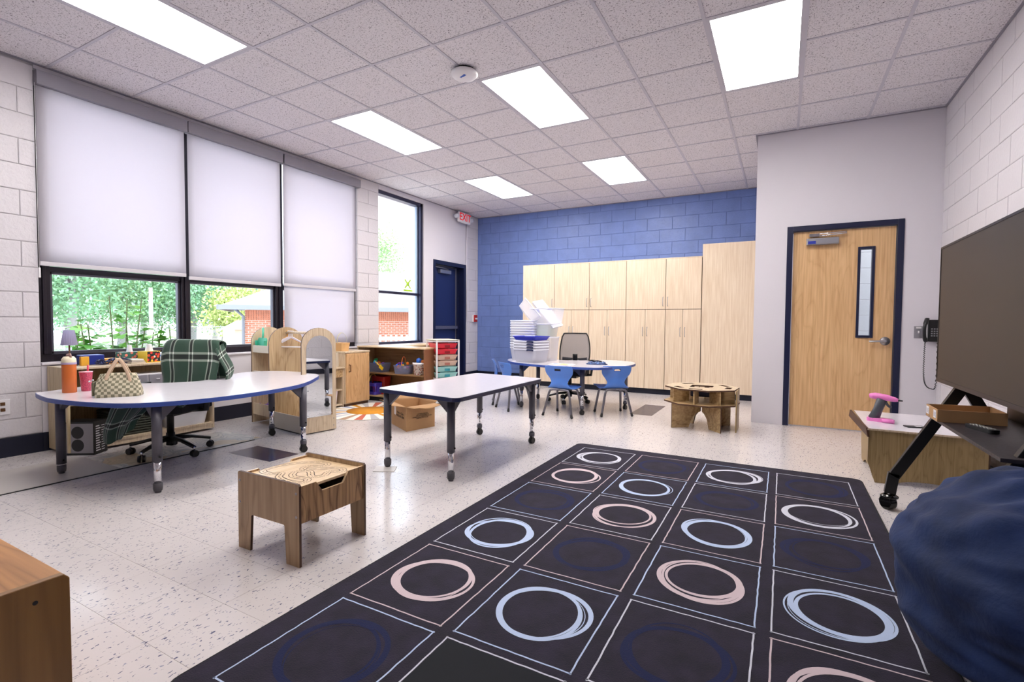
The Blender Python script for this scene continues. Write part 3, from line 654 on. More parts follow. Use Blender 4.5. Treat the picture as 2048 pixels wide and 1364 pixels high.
# rectangular table
t = thing('rectangular_table', 'rectangular white activity table with navy edge and grey legs', 'table', (2.5, .98, 0))
ol = [Vector(p) for p in [(2.118, .345), (2.93, .232), (2.915, 1.60), (2.15, 1.70)]]
def round_poly(P, r, n=5):
    out = []; k = len(P)
    for i in range(k):
        p, a, b = P[i], P[(i - 1) % k], P[(i + 1) % k]; u, v = (a - p).normalized(), (b - p).normalized(); s, e = p + u * r, p + v * r
        for j in range(n + 1): q = j / n; out.append(s * (1 - q) ** 2 + p * 2 * q * (1 - q) + e * q * q)
    return out
o0 = Vector((2.5, .98)); table_top(t, [p - o0 for p in round_poly(ol, .07)], .597, .03, M_NAVYEDGE)
for (x, y, s, c, br) in ((2.195, .385, .20, False, (1, 1)), (2.80, .352, .20, False, (-1, 1)), (2.21, 1.655, .22, True, (1, -1)), (2.81, 1.59, .23, True, (-1, -1))): table_leg(t, x - 2.5, y - .98, .567, s, c, br)
# kidney table
kid = [(.185, -.93), (.22, -.985), (.535, -1.035), (.74, -1.025), (.97, -.985), (1.215, -.90), (1.37, -.72), (1.45, -.45), (1.43, -.04), (1.315, .315), (1.06, .665), (.85, .87), (.55, .945), (.25, .90), (.10, .76), (.10, .54), (.30, .31), (.43, .02), (.37, -.18), (.13, -.42), (.06, -.62)]
kid = [(x + .03, y - .01) for x, y in kid]
t = thing('kidney_table', 'kidney shaped white table with blue edge near the shaded window', 'table', (.8, -.1, 0)); o0 = Vector((.8, -.1))
table_top(t, [p - o0 for p in cr(kid, 5)], .583, .03, M_BLUEEDGE)
for (x, y, s, c, br) in ((.31, -.885, .07, False, (1, 1)), (1.325, -.76, .20, False, (-1, 1)), (.52, .62, .24, True, (1, -1)), (1.29, .36, .22, True, (-1, -1))): table_leg(t, x - .8, y + .1, .553, s, c, br)
# far kidney table
far = [(1.44, 3.62), (1.62, 3.32), (1.90, 3.12), (2.36, 2.99), (2.83, 3.0), (3.05, 3.18), (3.16, 3.52), (3.155, 3.85), (3.05, 4.12), (2.78, 4.26), (2.55, 4.2), (2.4, 3.99), (2.15, 3.88), (1.98, 4.0), (1.85, 4.15), (1.6, 4.16), (1.43, 3.92)]
t = thing('far_kidney_table', 'blue edged kidney table in front of the wooden cupboards', 'table', (2.3, 3.6, 0)); o0 = Vector((2.3, 3.6))
table_top(t, [p - o0 for p in cr(far, 5)], .585, .03, M_BLUEEDGE)
for (x, y, s, c, br) in ((2.71, 3.14, .24, True, (-1, 1)), (1.83, 3.27, .22, False, (1, 1)), (3.05, 3.78, .22, True, (-1, -1)), (1.72, 4.0, .22, False, (1, -1))): table_leg(t, x - 2.3, y - 3.6, .555, s, c, br)

# ------------------------------------------------------------------ blue school chairs
def school_chair(label, loc, rz):
    """local: seat faces +y (back at -y)"""
    t = thing('school_chair', label, 'chair', loc, rz, 'blue school chairs around the far kidney table')
    prof = [(.175, .315), (.165, .335), (.10, .342), (0, .332), (-.08, .326), (-.135, .332), (-.168, .36), (-.178, .40), (-.175, .45), (-.185, .50), (-.20, .55), (-.213, .585), (-.218, .598)]
    wid = [.165, .18, .185, .185, .18, .16, .125, .104, .13, .168, .178, .172, .16]
    PP = cr([(a, b, c) for (a, b), c in zip(prof, wid)], 3, False); nu = 19
    def P(i, j):
        y, z, wd = PP[j]; s = -1 + 2 * i / (nu - 1); f = j / (len(PP) - 1)
        seat = max(0, 1 - f * 2.4); back = max(0, f * 2 - 1)
        zz = z + .012 * seat * s * s; yy = y + .035 * (s * s) * (max(0, min(1, (f - .35) * 4))) * (1.0)
        if j == len(PP) - 1: zz -= .012 * s * s * s * s
        return (s * wd, yy, zz)
    hj0, hj1 = len(PP) - 8, len(PP) - 7
    MB().grid(P, nu, len(PP), skip=lambda i, j: hj0 <= j < hj1 + 1 and 7 <= i <= 10).build('seat_shell', M_SHELLB, t, solid=.007, bevel=.002)
    jj = hj0; ring_ = [P(i, hj0) for i in range(7, 12)] + [P(11, hj1)] + [P(i, hj1 + 1) for i in range(11, 6, -1)] + [P(7, hj1)]
    MB().tube(ring_, .0045, 6, True).build('grip_rim', mat('deep_blue_rim', '2c55a8', .4), t)
    def leg(s, pts): 
        l = MB().tube(cr(pts, 5, False), .0135, 10).build('leg', mat('grey_tube', '77747c', .3, metal=.7), t); e = Vector(pts[-1])
        MB().sphere((e.x, e.y, .014), (.017, .017, .0145), 12, 6).cyl((e.x, e.y, .012), Vector((e.x, e.y, .012)) + (Vector(pts[-2]) - e).normalized() * .035, .015, .0135, 12).build('foot_cap', M_BLACK, l)
    for s in (-1, 1):
        leg(s, [(0, -.145, .315), (s * .09, -.15, .312), (s * .125, -.155, .285), (s * .155, -.175, .15), (s * .185, -.20, .012)])
        leg(s, [(0, .06, .312), (s * .09, .065, .312), (s * .13, .075, .285), (s * .15, .11, .15), (s * .165, .145, .012)])
    MB().box(-.11, .11, -.12, .07, .308, .318).build('seat_bracket', mat('grey_tube', '77747c'), t)
    return t
school_chair('blue school chair at middle front of far table, back to the camera', (2.52, 3.06, 0), -.05)
school_chair('blue school chair at the right end of the far table, turned sideways', (2.99, 3.40, 0), .62)
school_chair('blue school chair behind the near table corner, grip slot showing', (1.83, 3.13, 0), -.62)
school_chair('leftmost blue school chair, seen edge on beside the red box', (1.52, 3.46, 0), -1.05)

# ------------------------------------------------------------------ office chairs
def office_base(t, r=.29, a0=.3):
    for k in range(5):
        a = a0 + 2 * PI * k / 5; c, s = math.cos(a), math.sin(a)
        sp = MB().tube([(c * .03, s * .03, .125), (c * .15, s * .15, .115), (c * r, s * r, .078)], [(.03, .02), (.024, .014), (.017, .012)], 10, flat=(0, 0, 1)).build('spoke', M_BLACK, t)
        cx, cy = c * r, s * r; b = a + 1.1 + k
        MB().cyl((cx, cy, .05), (cx, cy, .085), .008).build('caster_stem', M_CHROME, sp)
        q = MB()
        for e in (-1, 1): d = Vector((math.cos(b), math.sin(b), 0)) * e; q.cyl(Vector((cx, cy, .028)) + d * .006, Vector((cx, cy, .028)) + d * .024, .028, .025, 18)
        q.build('caster', M_BLACK, sp)
    MB().cyl((0, 0, .07), (0, 0, .17), .032).cyl((0, 0, .17), (0, 0, .40), .026).build('gas_column', M_BLACK, t)
def office_chair(name, label, loc, rz, seat_h=.42, mesh_back=False, arms=True, top=.92):
    t = thing(name, label, 'chair', loc, rz)   # faces +y
    office_base(t)
    MB().box(-.12, .12, -.14, .12, seat_h - .06, seat_h - .02).tube([(.1, .02, seat_h - .05), (.22, .03, seat_h - .055), (.27, .03, seat_h - .06)], [(.006, .006), (.006, .006), (.018, .005)], 8).build('tilt_mechanism', M_BLACK, t, .006)
    MB().prism(rrect(-.24, .24, -.22, .24, .07), seat_h - .02, seat_h + .045).build('seat_cushion', mat('charcoal_fabric', '15151a', .9, bump=.4, bscale=200), t, .02, seg=3)
    yb = -.235
    MB().tube(cr([(0, -.1, seat_h - .03), (0, -.24, seat_h - .02), (0, -.275, seat_h + .08), (0, -.27, seat_h + .25)], 5, False), [(.035, .012)] * 16, 8, flat=(0, 1, 0)).build('back_stem', M_BLACK, t)
    h0, h1 = seat_h + .07, top
    def bp(u, v):
        wd = .20 + .03 * math.sin(v * PI) - .02 * v; x = u * wd; return (x, yb - .02 - .055 * v - .02 * math.sin(v * 3) + .05 * u * u, h0 + (h1 - h0) * v)
    fr = [bp(-1, v / 10) for v in range(1, 10)] + [bp(-.9, 1)] + [bp(u / 5, 1) for u in range(-4, 5)] + [bp(.9, 1)] + [bp(1, v / 10) for v in range(9, 0, -1)] + [bp(.9, 0)] + [bp(u / 5, 0) for u in range(4, -5, -1)] + [bp(-.9, 0)]
    MB().tube(fr, .009, 8, True).build('back_frame', M_BLACK, t)
    MB().grid(lambda i, j: bp(-1 + 2 * i / 12, j / 12), 13, 13).build('back_mesh' if mesh_back else 'back_pad', thin('sheer_grey_mesh', 'a4a4ae', .5, .4, .7) if mesh_back else MATS['charcoal_fabric'], t, solid=.002 if mesh_back else .02)
    if mesh_back: MB().tube(cr([bp(-.85, .22), (0, yb - .05, h0 + .09), bp(.85, .22)], 6, False), [(.03, .006)] * 13, 8, flat=(0, 1, 0)).build('lumbar_pad', thin('lumbar_mesh', '3f3f48', .25, .2), t)
    if arms:
        for s in (-1, 1):
            a_ = MB().tube([(s * .16, -.03, seat_h - .03), (s * .29, -.03, seat_h - .02), (s * .30, -.03, seat_h + .06), (s * .30, -.03, seat_h + .16)], [(.012, .025)] * 4, 8).build('arm_post', M_BLACK, t)
            MB().prism([(p[0] + s * .30, p[1]) for p in rrect(-.04, .04, -.14, .12, .035)], seat_h + .16, seat_h + .185).build('arm_pad', M_BLACK, a_, .006)
    return t
oc2 = office_chair('mesh_office_chair', 'office chair with sheer grey mesh back behind the far kidney table', (2.20, 4.02, 0), PI + .12, .40, True, True, .945)
oc1 = office_chair('draped_office_chair', 'black office chair on casters under the green plaid blanket', (.375, -.20, 0), -2.72, .385, False, True, .885)

# plaid blanket draped over the back and seat, falling off to the side
def plaid():
    m, t, b, o = simple_nodes('green_plaid_wool')
    uv = N(t, 'ShaderNodeUVMap'); sp = N(t, 'ShaderNodeSeparateXYZ'); t.links.new(uv.outputs[0], sp.inputs[0])
    def lines(ch, per, cs, hw):
        fr = N(t, 'ShaderNodeMath', operation='MULTIPLY'); fr.inputs[1].default_value = 1 / per; t.links.new(sp.outputs[ch], fr.inputs[0])
        f2 = N(t, 'ShaderNodeMath', operation='FRACT'); t.links.new(fr.outputs[0], f2.inputs[0]); acc = None
        for c in cs:
            cp = N(t, 'ShaderNodeMath', operation='COMPARE'); cp.inputs[1].default_value = c; cp.inputs[2].default_value = hw / per; t.links.new(f2.outputs[0], cp.inputs[0])
            if acc is None: acc = cp
            else: ad = N(t, 'ShaderNodeMath', operation='ADD'); t.links.new(acc.outputs[0], ad.inputs[0]); t.links.new(cp.outputs[0], ad.inputs[1]); acc = ad
        return acc
    def mixc(base, fac, col):
        x = N(t, 'ShaderNodeMixRGB'); x.inputs[2].default_value = lin(col); t.links.new(fac.outputs[0], x.inputs[0])
        if isinstance(base, str): x.inputs[1].default_value = lin(base)
        else: t.links.new(base.outputs[0], x.inputs[1])
        return x
    c = mixc('2c4a3b', lines(0, .17, (.5,), .013), '15211c'); c = mixc(c, lines(1, .17, (.5,), .013), '15211c')
    a1, a2 = lines(0, .17, (.40, .60), .0055), lines(1, .17, (.40, .60), .0055)
    c = mixc(c, a1, '8d9c8e'); c = mixc(c, a2, '8d9c8e')
    bt = N(t, 'ShaderNodeMath', operation='MULTIPLY'); t.links.new(a1.outputs[0], bt.inputs[0]); t.links.new(a2.outputs[0], bt.inputs[1]); c = mixc(c, bt, 'e8ece6')
    t.links.new(c.outputs[0], b.inputs['Base Color']); b.inputs['Roughness'].default_value = .95; b.inputs['Sheen Weight'].default_value = .3
    n = N(t, 'ShaderNodeTexNoise'); n.inputs['Scale'].default_value = 300; bp = N(t, 'ShaderNodeBump'); bp.inputs['Strength'].default_value = .4; bp.inputs['Distance'].default_value = .002
    t.links.new(n.outputs[0], bp.inputs['Height']); t.links.new(bp.outputs[0], b.inputs['Normal']); return m
M_PLAID = plaid()
def cloth(name, P, nu, nv, lu, lv, mt, parent, th=.008, u0=0, v0=0):
    mb = MB().grid(P, nu, nv); o = mb.build(name, mt, parent, solid=th)
    uvl = o.data.uv_layers.new(name='UVMap')
    vi = [0] * len(o.data.loops); o.data.loops.foreach_get('vertex_index', vi)
    for li, v in enumerate(vi): uvl.data[li].uv = (u0 + lu * (v % nu) / (nu - 1), v0 + lv * (v // nu) / (nv - 1))
    return o
bl = thing('plaid_blanket', 'dark green plaid blanket with white stripes draped over an office chair', 'blanket', (.375, -.20, 0), -2.72)
path = cr([(-.355, .42), (-.345, .60), (-.345, .78), (-.33, .895), (-.29, .925), (-.255, .89), (-.235, .72), (-.215, .55), (-.15, .45), (0, .445), (.14, .44), (.215, .435)], 5, False)
def PB(i, j):
    u = -1 + 2 * i / 24; y, z = path[j]; f = j / (len(path) - 1)
    wd = .255 + .015 * math.sin(j * .5); wob = .008 * math.sin(u * 9 + j * .35) * (1 - .5 * f)
    droop = max(0, abs(u) - .82) * .25
    return (u * wd, y + wob * (1 if f < .6 else .2) + (.0 if f > .4 else -.0), z + (wob if f > .6 else 0) - droop * .3)
cloth('draped_cloth', PB, 25, len(path), .52, 1.15, M_PLAID, bl)
# fall over the front-left of the seat
pf = cr([(.10, .45), (.20, .448), (.29, .42), (.35, .35), (.41, .26), (.43, .17)], 6, False)
def PF(i, j):
    u = i / 22; y, z = pf[j]; f = j / (len(pf) - 1); wav = .018 * math.sin(u * 10) * f; x = -.16 + u * (.44 - .18 * f) + .10 * f
    return (x, y + wav + .02 * f * math.sin(u * 5), z + .12 * f * (1 - u) ** 2 + .006 * math.sin(u * 15) * f)
cloth('hanging_corner', PF, 23, len(pf), .5, .5, M_PLAID, bl, v0=.06)
def PS(i, j):
    u = i / 14; y, z = -.30 + .02 * math.sin(u * 5), 0; f = j / 12
    return (-.24 - .055 * math.sin(f * 2.4) - .03 * f, -.33 + .10 * u + .025 * math.sin(f * 6), .90 - .30 * f - .05 * u)
cloth('folded_side', PS, 15, 13, .14, .35, M_PLAID, bl)

# ------------------------------------------------------------------ wooden play table with road print
t = thing('road_play_table', 'small wooden play table with a printed road track on top', 'table', (2.494, -.975, 0))
W_, D_, H_ = .437, .40, .372
def side(yc, th=.012):
    o = [(0, 0), (.088, 0), (.10, .17), (.106, .175), (W_ - .106, .175), (W_ - .10, .17), (W_ - .088, 0), (W_, 0), (W_, H_ - .008), (W_ - .008, H_), (.008, H_), (0, H_ - .008)]
    return MB().prism(o, 0, th, M=lambda v: Vector((v.x, yc + th - v.z, v.y)), edge=1).build('side_panel', [M_BIRCHX2, M_EDGE], t)
M_BIRCHX2 = wood('walnut_toned_ply', 'b89f7e', '8d7355', 2, .9, .4, .9)
side(0); side(D_ - .012)
M_FIG = wood('figured_drawer_ply', 'c39c70', '77553a', 2, 1.3, .35, 1.3)
def end(x0):
    yy0, yy1 = .012, D_ - .012; zt, zb = H_ - .012, .192
    o = [(yy0, zb), (yy1, zb), (yy1, zt), (yy0 + .28, zt), (yy0 + .245, zt - .05), (yy0 + .12, zt - .05), (yy0 + .085, zt), (yy0, zt)]
    return MB().prism(o, 0, .012, M=lambda v: Vector((x0 + v.z, v.x, v.y)), edge=1).build('end_panel', [M_FIG, M_BIRCHTOP], t)
end(W_ - .018); end(.006)
MB().box(.018, W_ - .018, .012, D_ - .012, H_ - .034, H_ - .022).build('road_board', M_BIRCHTOP, t)
MB().box(.018, W_ - .018, .012, D_ - .012, .20, .21).build('inner_base', M_EDGE, t)
rc = [(.03, .10), (.02, .19), (.06, .28), (.13, .345), (.22, .36), (.235, .32), (.17, .27), (.20, .225), (.30, .31), (.36, .335), (.40, .30), (.35, .26), (.375, .20), (.33, .165), (.25, .215), (.20, .17), (.25, .115), (.35, .12), (.375, .075), (.30, .05), (.20, .07), (.15, .12), (.10, .085)]
rcs = cr([(x * .93 + .015, y * .93 + .01) for x, y in rc], 8); zt = H_ - .0208; rm = MB(); k = len(rcs)
for i in range(k):
    a, b = rcs[i], rcs[(i + 1) % k]; d = (b - a).normalized() if (b - a).length > 1e-6 else Vector((1, 0)); nn = Vector((-d.y, d.x))
    for s in (-1, 1):
        p, q = a + nn * .016 * s, b + nn * .016 * s; rm.add([(*(p + nn * .0016), zt), (*(p - nn * .0016), zt), (*(q - nn * .0016), zt), (*(q + nn * .0016), zt)], [(0, 1, 2, 3)])
    if i % 3 != 0: rm.add([(*(a + nn * .0014), zt), (*(a - nn * .0014), zt), (*(b - nn * .0014), zt), (*(b + nn * .0014), zt)], [(0, 1, 2, 3)])
rm.build('road_print', M_INK, t)
sm_ = MB().lathe([(0, -.003), (.006, -.002), (.006, 0)], (0, 0, 0), 10, 'y').mesh('screw', M_STEEL)
for x in (.016, W_ - .018):
    for z in (.225, .33): link(sm_, 'screw', t, (x, -.0003, z))

# ------------------------------------------------------------------ octagonal activity table
t = thing('octagonal_play_table', 'octagonal wooden play table with slots in its top', 'table', (4.045, 3.17, 0))
def octo(r, rot=.3): return [(r * math.cos(rot + PI / 4 * i), r * .98 * math.sin(rot + PI / 4 * i)) for i in range(8)]
hol = [[(-.11, -.10), (.11, -.10), (.11, .10), (-.11, .10)]]
for q in range(8):
    a = .3 + PI / 8 + PI / 4 * q; c, s = math.cos(a), math.sin(a); L_, Wd = (.075, .028)
    hol.append([(c * .265 - s * L_ * e * .9 + c * Wd * f, s * .265 + c * L_ * e * .9 + s * Wd * f) for e, f in ((-1, -1), (1, -1), (1, 1), (-1, 1))])
hol = [hol[0]] + [hol[i] for i in (1, 3, 5, 6, 8)]
MB().prism(octo(.375), .415, .43, hol, edge=1).build('tabletop', [M_BIRCHL, M_EDGE], t)
MB().prism(octo(.385), .262, .277, edge=1).build('lower_shelf', [M_BIRCHX, M_EDGE], t)
for q in range(4):
    a = .3 + PI / 8 + PI / 2 * q; c, s = math.cos(a), math.sin(a)
    o = [(.02, .16), (.06, .145), (.11, .10), (.15, 0), (.345, 0), (.345, .262), (.02, .262)]
    MB().prism(o, -.006, .006, M=lambda v: Vector((v.x * c - v.z * s, v.x * s + v.z * c, v.y)), edge=1).build('leg_panel', [M_BIRCHX, M_EDGE], t)
for q in range(8):
    a = .3 + PI / 8 + PI / 4 * q; c, s = math.cos(a), math.sin(a)
    MB().obox((c * .24, s * .24, .346), (c * .09, s * .09, 0), (-s * .006, c * .006, 0), (0, 0, .069)).build('divider', M_BIRCHX, t)
MB().prism([(.345, -.16), (.345, .16)] + [(.357, .16), (.357, -.16)], 0, .42).build('end_panel', M_OLIVE, t)
BX('storage_bin', (-.10, .10, -.10, .10, .33, .405), mat('navy_bin', '12173a', .4), t, .01)

# ------------------------------------------------------------------ floor decals and mats
def swirl_mat():
    m, t, b, o = simple_nodes('swirl_print_vinyl')
    mp = coords(t, (1, 1, 1)); v = N(t, 'ShaderNodeTexVoronoi', feature='DISTANCE_TO_EDGE'); v.inputs['Scale'].default_value = 6; v.inputs['Randomness'].default_value = .8
    n = N(t, 'ShaderNodeTexNoise'); n.inputs['Scale'].default_value = 3; mxx = N(t, 'ShaderNodeMixRGB'); mxx.inputs[0].default_value = .25; t.links.new(mp.outputs[0], n.inputs['Vector']); t.links.new(mp.outputs[0], mxx.inputs[1]); t.links.new(n.outputs[1], mxx.inputs[2]); t.links.new(mxx.outputs[0], v.inputs['Vector'])
    mu = N(t, 'ShaderNodeMath', operation='MULTIPLY'); mu.inputs[1].default_value = 42; t.links.new(v.outputs['Distance'], mu.inputs[0]); si = N(t, 'ShaderNodeMath', operation='SINE'); t.links.new(mu.outputs[0], si.inputs[0])
    c = N(t, 'ShaderNodeValToRGB'); e = c.color_ramp.elements; e[0].position = .1; e[0].color = lin('d3cfc8'); e[1].position = .95; e[1].color = lin('a9aaa8')
    t.links.new(si.outputs[0], c.inputs[0]); v2 = N(t, 'ShaderNodeTexVoronoi'); v2.inputs['Scale'].default_value = 6; t.links.new(mxx.outputs[0], v2.inputs['Vector'])
    s = N(t, 'ShaderNodeSeparateColor'); t.links.new(v2.outputs['Color'], s.inputs[0]); g = N(t, 'ShaderNodeMath', operation='GREATER_THAN'); g.inputs[1].default_value = .82; t.links.new(s.outputs[0], g.inputs[0]); g2 = N(t, 'ShaderNodeMath', operation='MULTIPLY'); g2.inputs[1].default_value = .5; t.links.new(g.outputs[0], g2.inputs[0])
    x = N(t, 'ShaderNodeMixRGB'); x.inputs[2].default_value = lin('c9a45f'); t.links.new(c.outputs[0], x.inputs[1]); t.links.new(g2.outputs[0], x.inputs[0]); t.links.new(x.outputs[0], b.inputs['Base Color']); b.inputs['Roughness'].default_value = .35
    return m
mt = MB().box(-.02, .545, -.62, .50, .0003, .0035).mesh('swirl_mat', [swirl_mat()])
o = bpy.data.objects.new('printed_floor_mat', mt); COL.objects.link(o); tag(o, 'pale swirl printed vinyl mat under the draped office chair', 'mat')
tag(BX('plastic_floor_sheet', (-.12, .55, -2.2, -.622, .0003, .0028), mat('clear_sheet', 'c3bdb8', .25)), 'plain pale floor sheet with dark front edge beside the left wall', 'mat')
mb = MB().box(.547, .556, -2.2, .42, .0003, .006); tag(mb.build('mat_edge_strip', M_BLACK), 'thin black edging strip along the front of the floor mat', 'strip')
# round sun rug
t = thing('round_sun_rug', 'round sunburst rug with an orange centre by the toy shelves', 'rug', (.36, 2.06, 0))
n_ = 40; cols_ = ['c8b79c', 'd9d4cc', 'a9a6a8', 'e0dcd2', 'c58a2c', 'dfdad2', '8b94b0', 'd8d3c8', 'a3836a', 'e2ded6', 'bfc0c6', 'b9604a']
mm = [mat('rug_ray_%d' % i, c, .9, bump=.3, bscale=200) for i, c in enumerate(cols_)]
mb = MB()
for i in range(n_):
    a, b = 2 * PI * i / n_ + .02, 2 * PI * (i + 1) / n_ + .02; mb.cur = [0, 2, 4, 6, 10, 8, 11, 2, 4, 6][(i // 2) % 10] if i % 2 else [1, 3, 5, 9][i // 2 % 4]; mb.add([(.27 * math.cos(a), .27 * math.sin(a), .006), (.60 * math.cos(a), .60 * math.sin(a), .006), (.60 * math.cos(b), .60 * math.sin(b), .006), (.27 * math.cos(b), .27 * math.sin(b), .006)], [(0, 1, 2, 3)])
mb.build('rays', mm, t)
MB().lathe([(.60, .001), (.603, .003), (.60, .0059), (0, .0059)], n=60).build('rug_body', mat('rug_cream', 'd8d3ca', .9), t)
MB().lathe([(.272, .006), (.272, .0068), (0, .0068)], n=40).build('orange_centre', mat('rug_orange', 'cf8a22', .9, bump=.3, bscale=200, var=.08, vscale=12), t)

# ------------------------------------------------------------------ low bookcase below the left window
t = thing('low_bookcase', 'long low wooden bookcase under the left window behind the kidney table', 'bookcase', (-.57, -.66, 0)); BW, BD, BH = 1.165, .36, .705
XR_ = BD
MB().box(0, XR_, 0, .018, .02, BH).build('side_panel', wood('pale_ply', 'd2c09c', 'a38c64', 2, 1.2, .4, .5), t, .003); MB().box(0, XR_, BW - .018, BW, .02, BH).build('side_panel', M_BIRCHL, t, .003)
BX('back_panel', (0, .012, .018, BW - .018, .06, BH), M_OLIVE, t)
BX('top_board', (0, XR_, .018, BW - .018, BH - .018, BH), M_BIRCHL, t, .002); BX('shelf', (.012, XR_ - .02, .018, BW - .018, .395, .413), M_BIRCHL, t); BX('bottom_board', (0, XR_, .018, BW - .018, .06, .08), M_BIRCHL, t); BX('kick_board', (XR_ - .02, XR_ - .005, .018, BW - .018, .02, .06), M_BIRCHL, t)
bx0, by0 = -.57, -.66
def box_thing(name, label, cat, x0, x1, y0, y1, z0, z1, m_, rz=0, bevel=.002, group=None):
    o = MB().box(-(x1 - x0) / 2, (x1 - x0) / 2, -(y1 - y0) / 2, (y1 - y0) / 2, 0, z1 - z0).build(name, m_, None, bevel); o.location = ((x0 + x1) / 2, (y0 + y1) / 2, z0); o.rotation_euler = (0, 0, rz); return tag(o, label, cat, group)
# table lamp
t = thing('table_lamp', 'small table lamp with pleated lilac shade on the low bookcase', 'lamp', (-.47, -.545, BH))
MB().lathe([(0, 0), (.05, 0), (.048, .012), (.012, .02), (.006, .05), (.006, .20)], n=16).build('stem', mat('lamp_brown', '6b4a2e', .4), t)
mb = MB(); n_ = 56
vs = []
for r, z in ((.055, .175), (.035, .30)):
    for i in range(n_): q = r * (1 + (.03 if i % 2 else -.02)); a = 2 * PI * i / n_; vs.append((q * math.cos(a), q * math.sin(a), z))
mb.add(vs, [(i, (i + 1) % n_, n_ + (i + 1) % n_, n_ + i) for i in range(n_)]).build('lamp_shade', M_SHADEC, t)
box_thing('yellow_box', 'small yellow box beside the lamp on the low bookcase', 'box', -.415, -.38, -.50, -.445, BH, BH + .075, mat('yellow_card', 'e0a52c', .5))
box_thing('blue_box', 'dark blue storage box on the low bookcase right of the lamp', 'box', -.54, -.42, -.475, -.32, BH, BH + .085, mat('blue_box_plastic', '1d2f8c', .4), bevel=.006)
t = thing('cable_tangle', 'tangle of dark blue cables lying on the low bookcase', 'cable', (-.38, -.29, BH))
r = random.Random(3)
for k in range(5): MB().tube(cr([(r.uniform(-.02, .10), -.12 + .024 * i + r.uniform(-.015, .015), .008 + r.uniform(0, .045)) for i in range(10)], 6, False), .0055, 6).build('cable', mat('cable_blue', '1b2350', .5), t)
box_thing('flat_orange_tray', 'flat orange tray behind the cables on the low bookcase', 'tray', -.55, -.44, -.31, -.20, BH, BH + .045, mat('orange_tray_plastic', 'dc9a33', .5))
BKc = ['cfc3b0', 'b7aea6', 'e1dbd0']
for k in range(3): box_thing('book', ['tan book at bottom of the small stack on the low bookcase', 'grey book in middle of the small stack on the low bookcase', 'cream book on top of the small stack on the low bookcase'][k], 'book', -.40, -.27, -.185, -.07 - .01 * k, BH + .013 * k, BH + .013 * (k + 1) - .0008, mat('book_' + BKc[k], BKc[k], .6), .05 * k)
def blotch(name, base, cols, scale=26):
    m, t, b, o = simple_nodes(name); mp = coords(t); prev = None; v = N(t, 'ShaderNodeTexVoronoi'); v.inputs['Scale'].default_value = scale; t.links.new(mp.outputs[0], v.inputs['Vector']); s = N(t, 'ShaderNodeSeparateColor'); t.links.new(v.outputs['Color'], s.inputs[0])
    r = N(t, 'ShaderNodeValToRGB'); r.color_ramp.interpolation = 'CONSTANT'; e = r.color_ramp.elements; e[0].color = lin(cols[0]); e[1].position = 1 / len(cols); e[1].color = lin(cols[1])
    for i, c in enumerate(cols[2:]): q = e.new((i + 2) / len(cols)); q.color = lin(c)
    t.links.new(s.outputs[0], r.inputs[0]); lt = N(t, 'ShaderNodeMath', operation='LESS_THAN'); lt.inputs[1].default_value = .42; t.links.new(v.outputs['Distance'], lt.inputs[0])
    x = N(t, 'ShaderNodeMixRGB'); x.inputs[1].default_value = lin(base); t.links.new(lt.outputs[0], x.inputs[0]); t.links.new(r.outputs[0], x.inputs[2]); t.links.new(x.outputs[0], b.inputs['Base Color']); b.inputs['Roughness'].default_value = .5; return m
M_FLOR = blotch('dark_floral_print', '20241f', ['e0552a', 'f0c23a', '2c7a4c', 'e8e2cf', 'd8392c'], 34); M_FLOR2 = blotch('pink_floral_print', '36685f', ['f0b7a0', 'f2cf9a', 'e57f6f'], 34); M_FLOR3 = blotch('blue_floral_print', 'dbe6f2', ['5f95d6', '8fb8e8', 'f2f2f7'], 40)
t = thing('tissue_box', 'tissue box with dark floral print and yellow edges on the bookcase', 'box', (-.37, .005, BH), .15)
BX('carton', (-.06, .06, -.06, .06, 0, .10), M_FLOR, t); MB().box(-.062, .062, -.062, -.058, 0, .10).box(.058, .062, -.062, .062, .0, .006).box(-.062, .062, -.062, .062, .099, .102).build('yellow_edges', mat('yellow_edge', 'e8c53a', .5), t)
mb = MB(); mb.grid(lambda i, j: ((.03 - .012 * j / 4) * math.cos(i) * (1 + .3 * math.sin(2 * i)), (.03 - .010 * j / 4) * math.sin(i), .10 + .016 * j), 7, 5, closed=True).build('tissue', mat('tissue_white', 'eceaf0', .9), t)
t = thing('pink_tissue_box', 'longer tissue box with pink flowers on green, behind the dark one', 'box', (-.50, -.085, BH), .1); BX('carton', (-.05, .05, -.10, .08, 0, .095), M_FLOR2, t)
MB().grid(lambda i, j: ((.025 - .01 * j / 4) * math.cos(i), -.01 + (.025 - .01 * j / 4) * math.sin(i), .095 + .016 * j), 7, 5, closed=True).build('tissue', MATS['tissue_white'], t)
t = thing('blue_tissue_box', 'pale blue flowered tissue box at the chair end of the bookcase', 'box', (-.44, .135, BH), .1); BX('carton', (-.05, .05, -.05, .05, 0, .08), M_FLOR3, t)
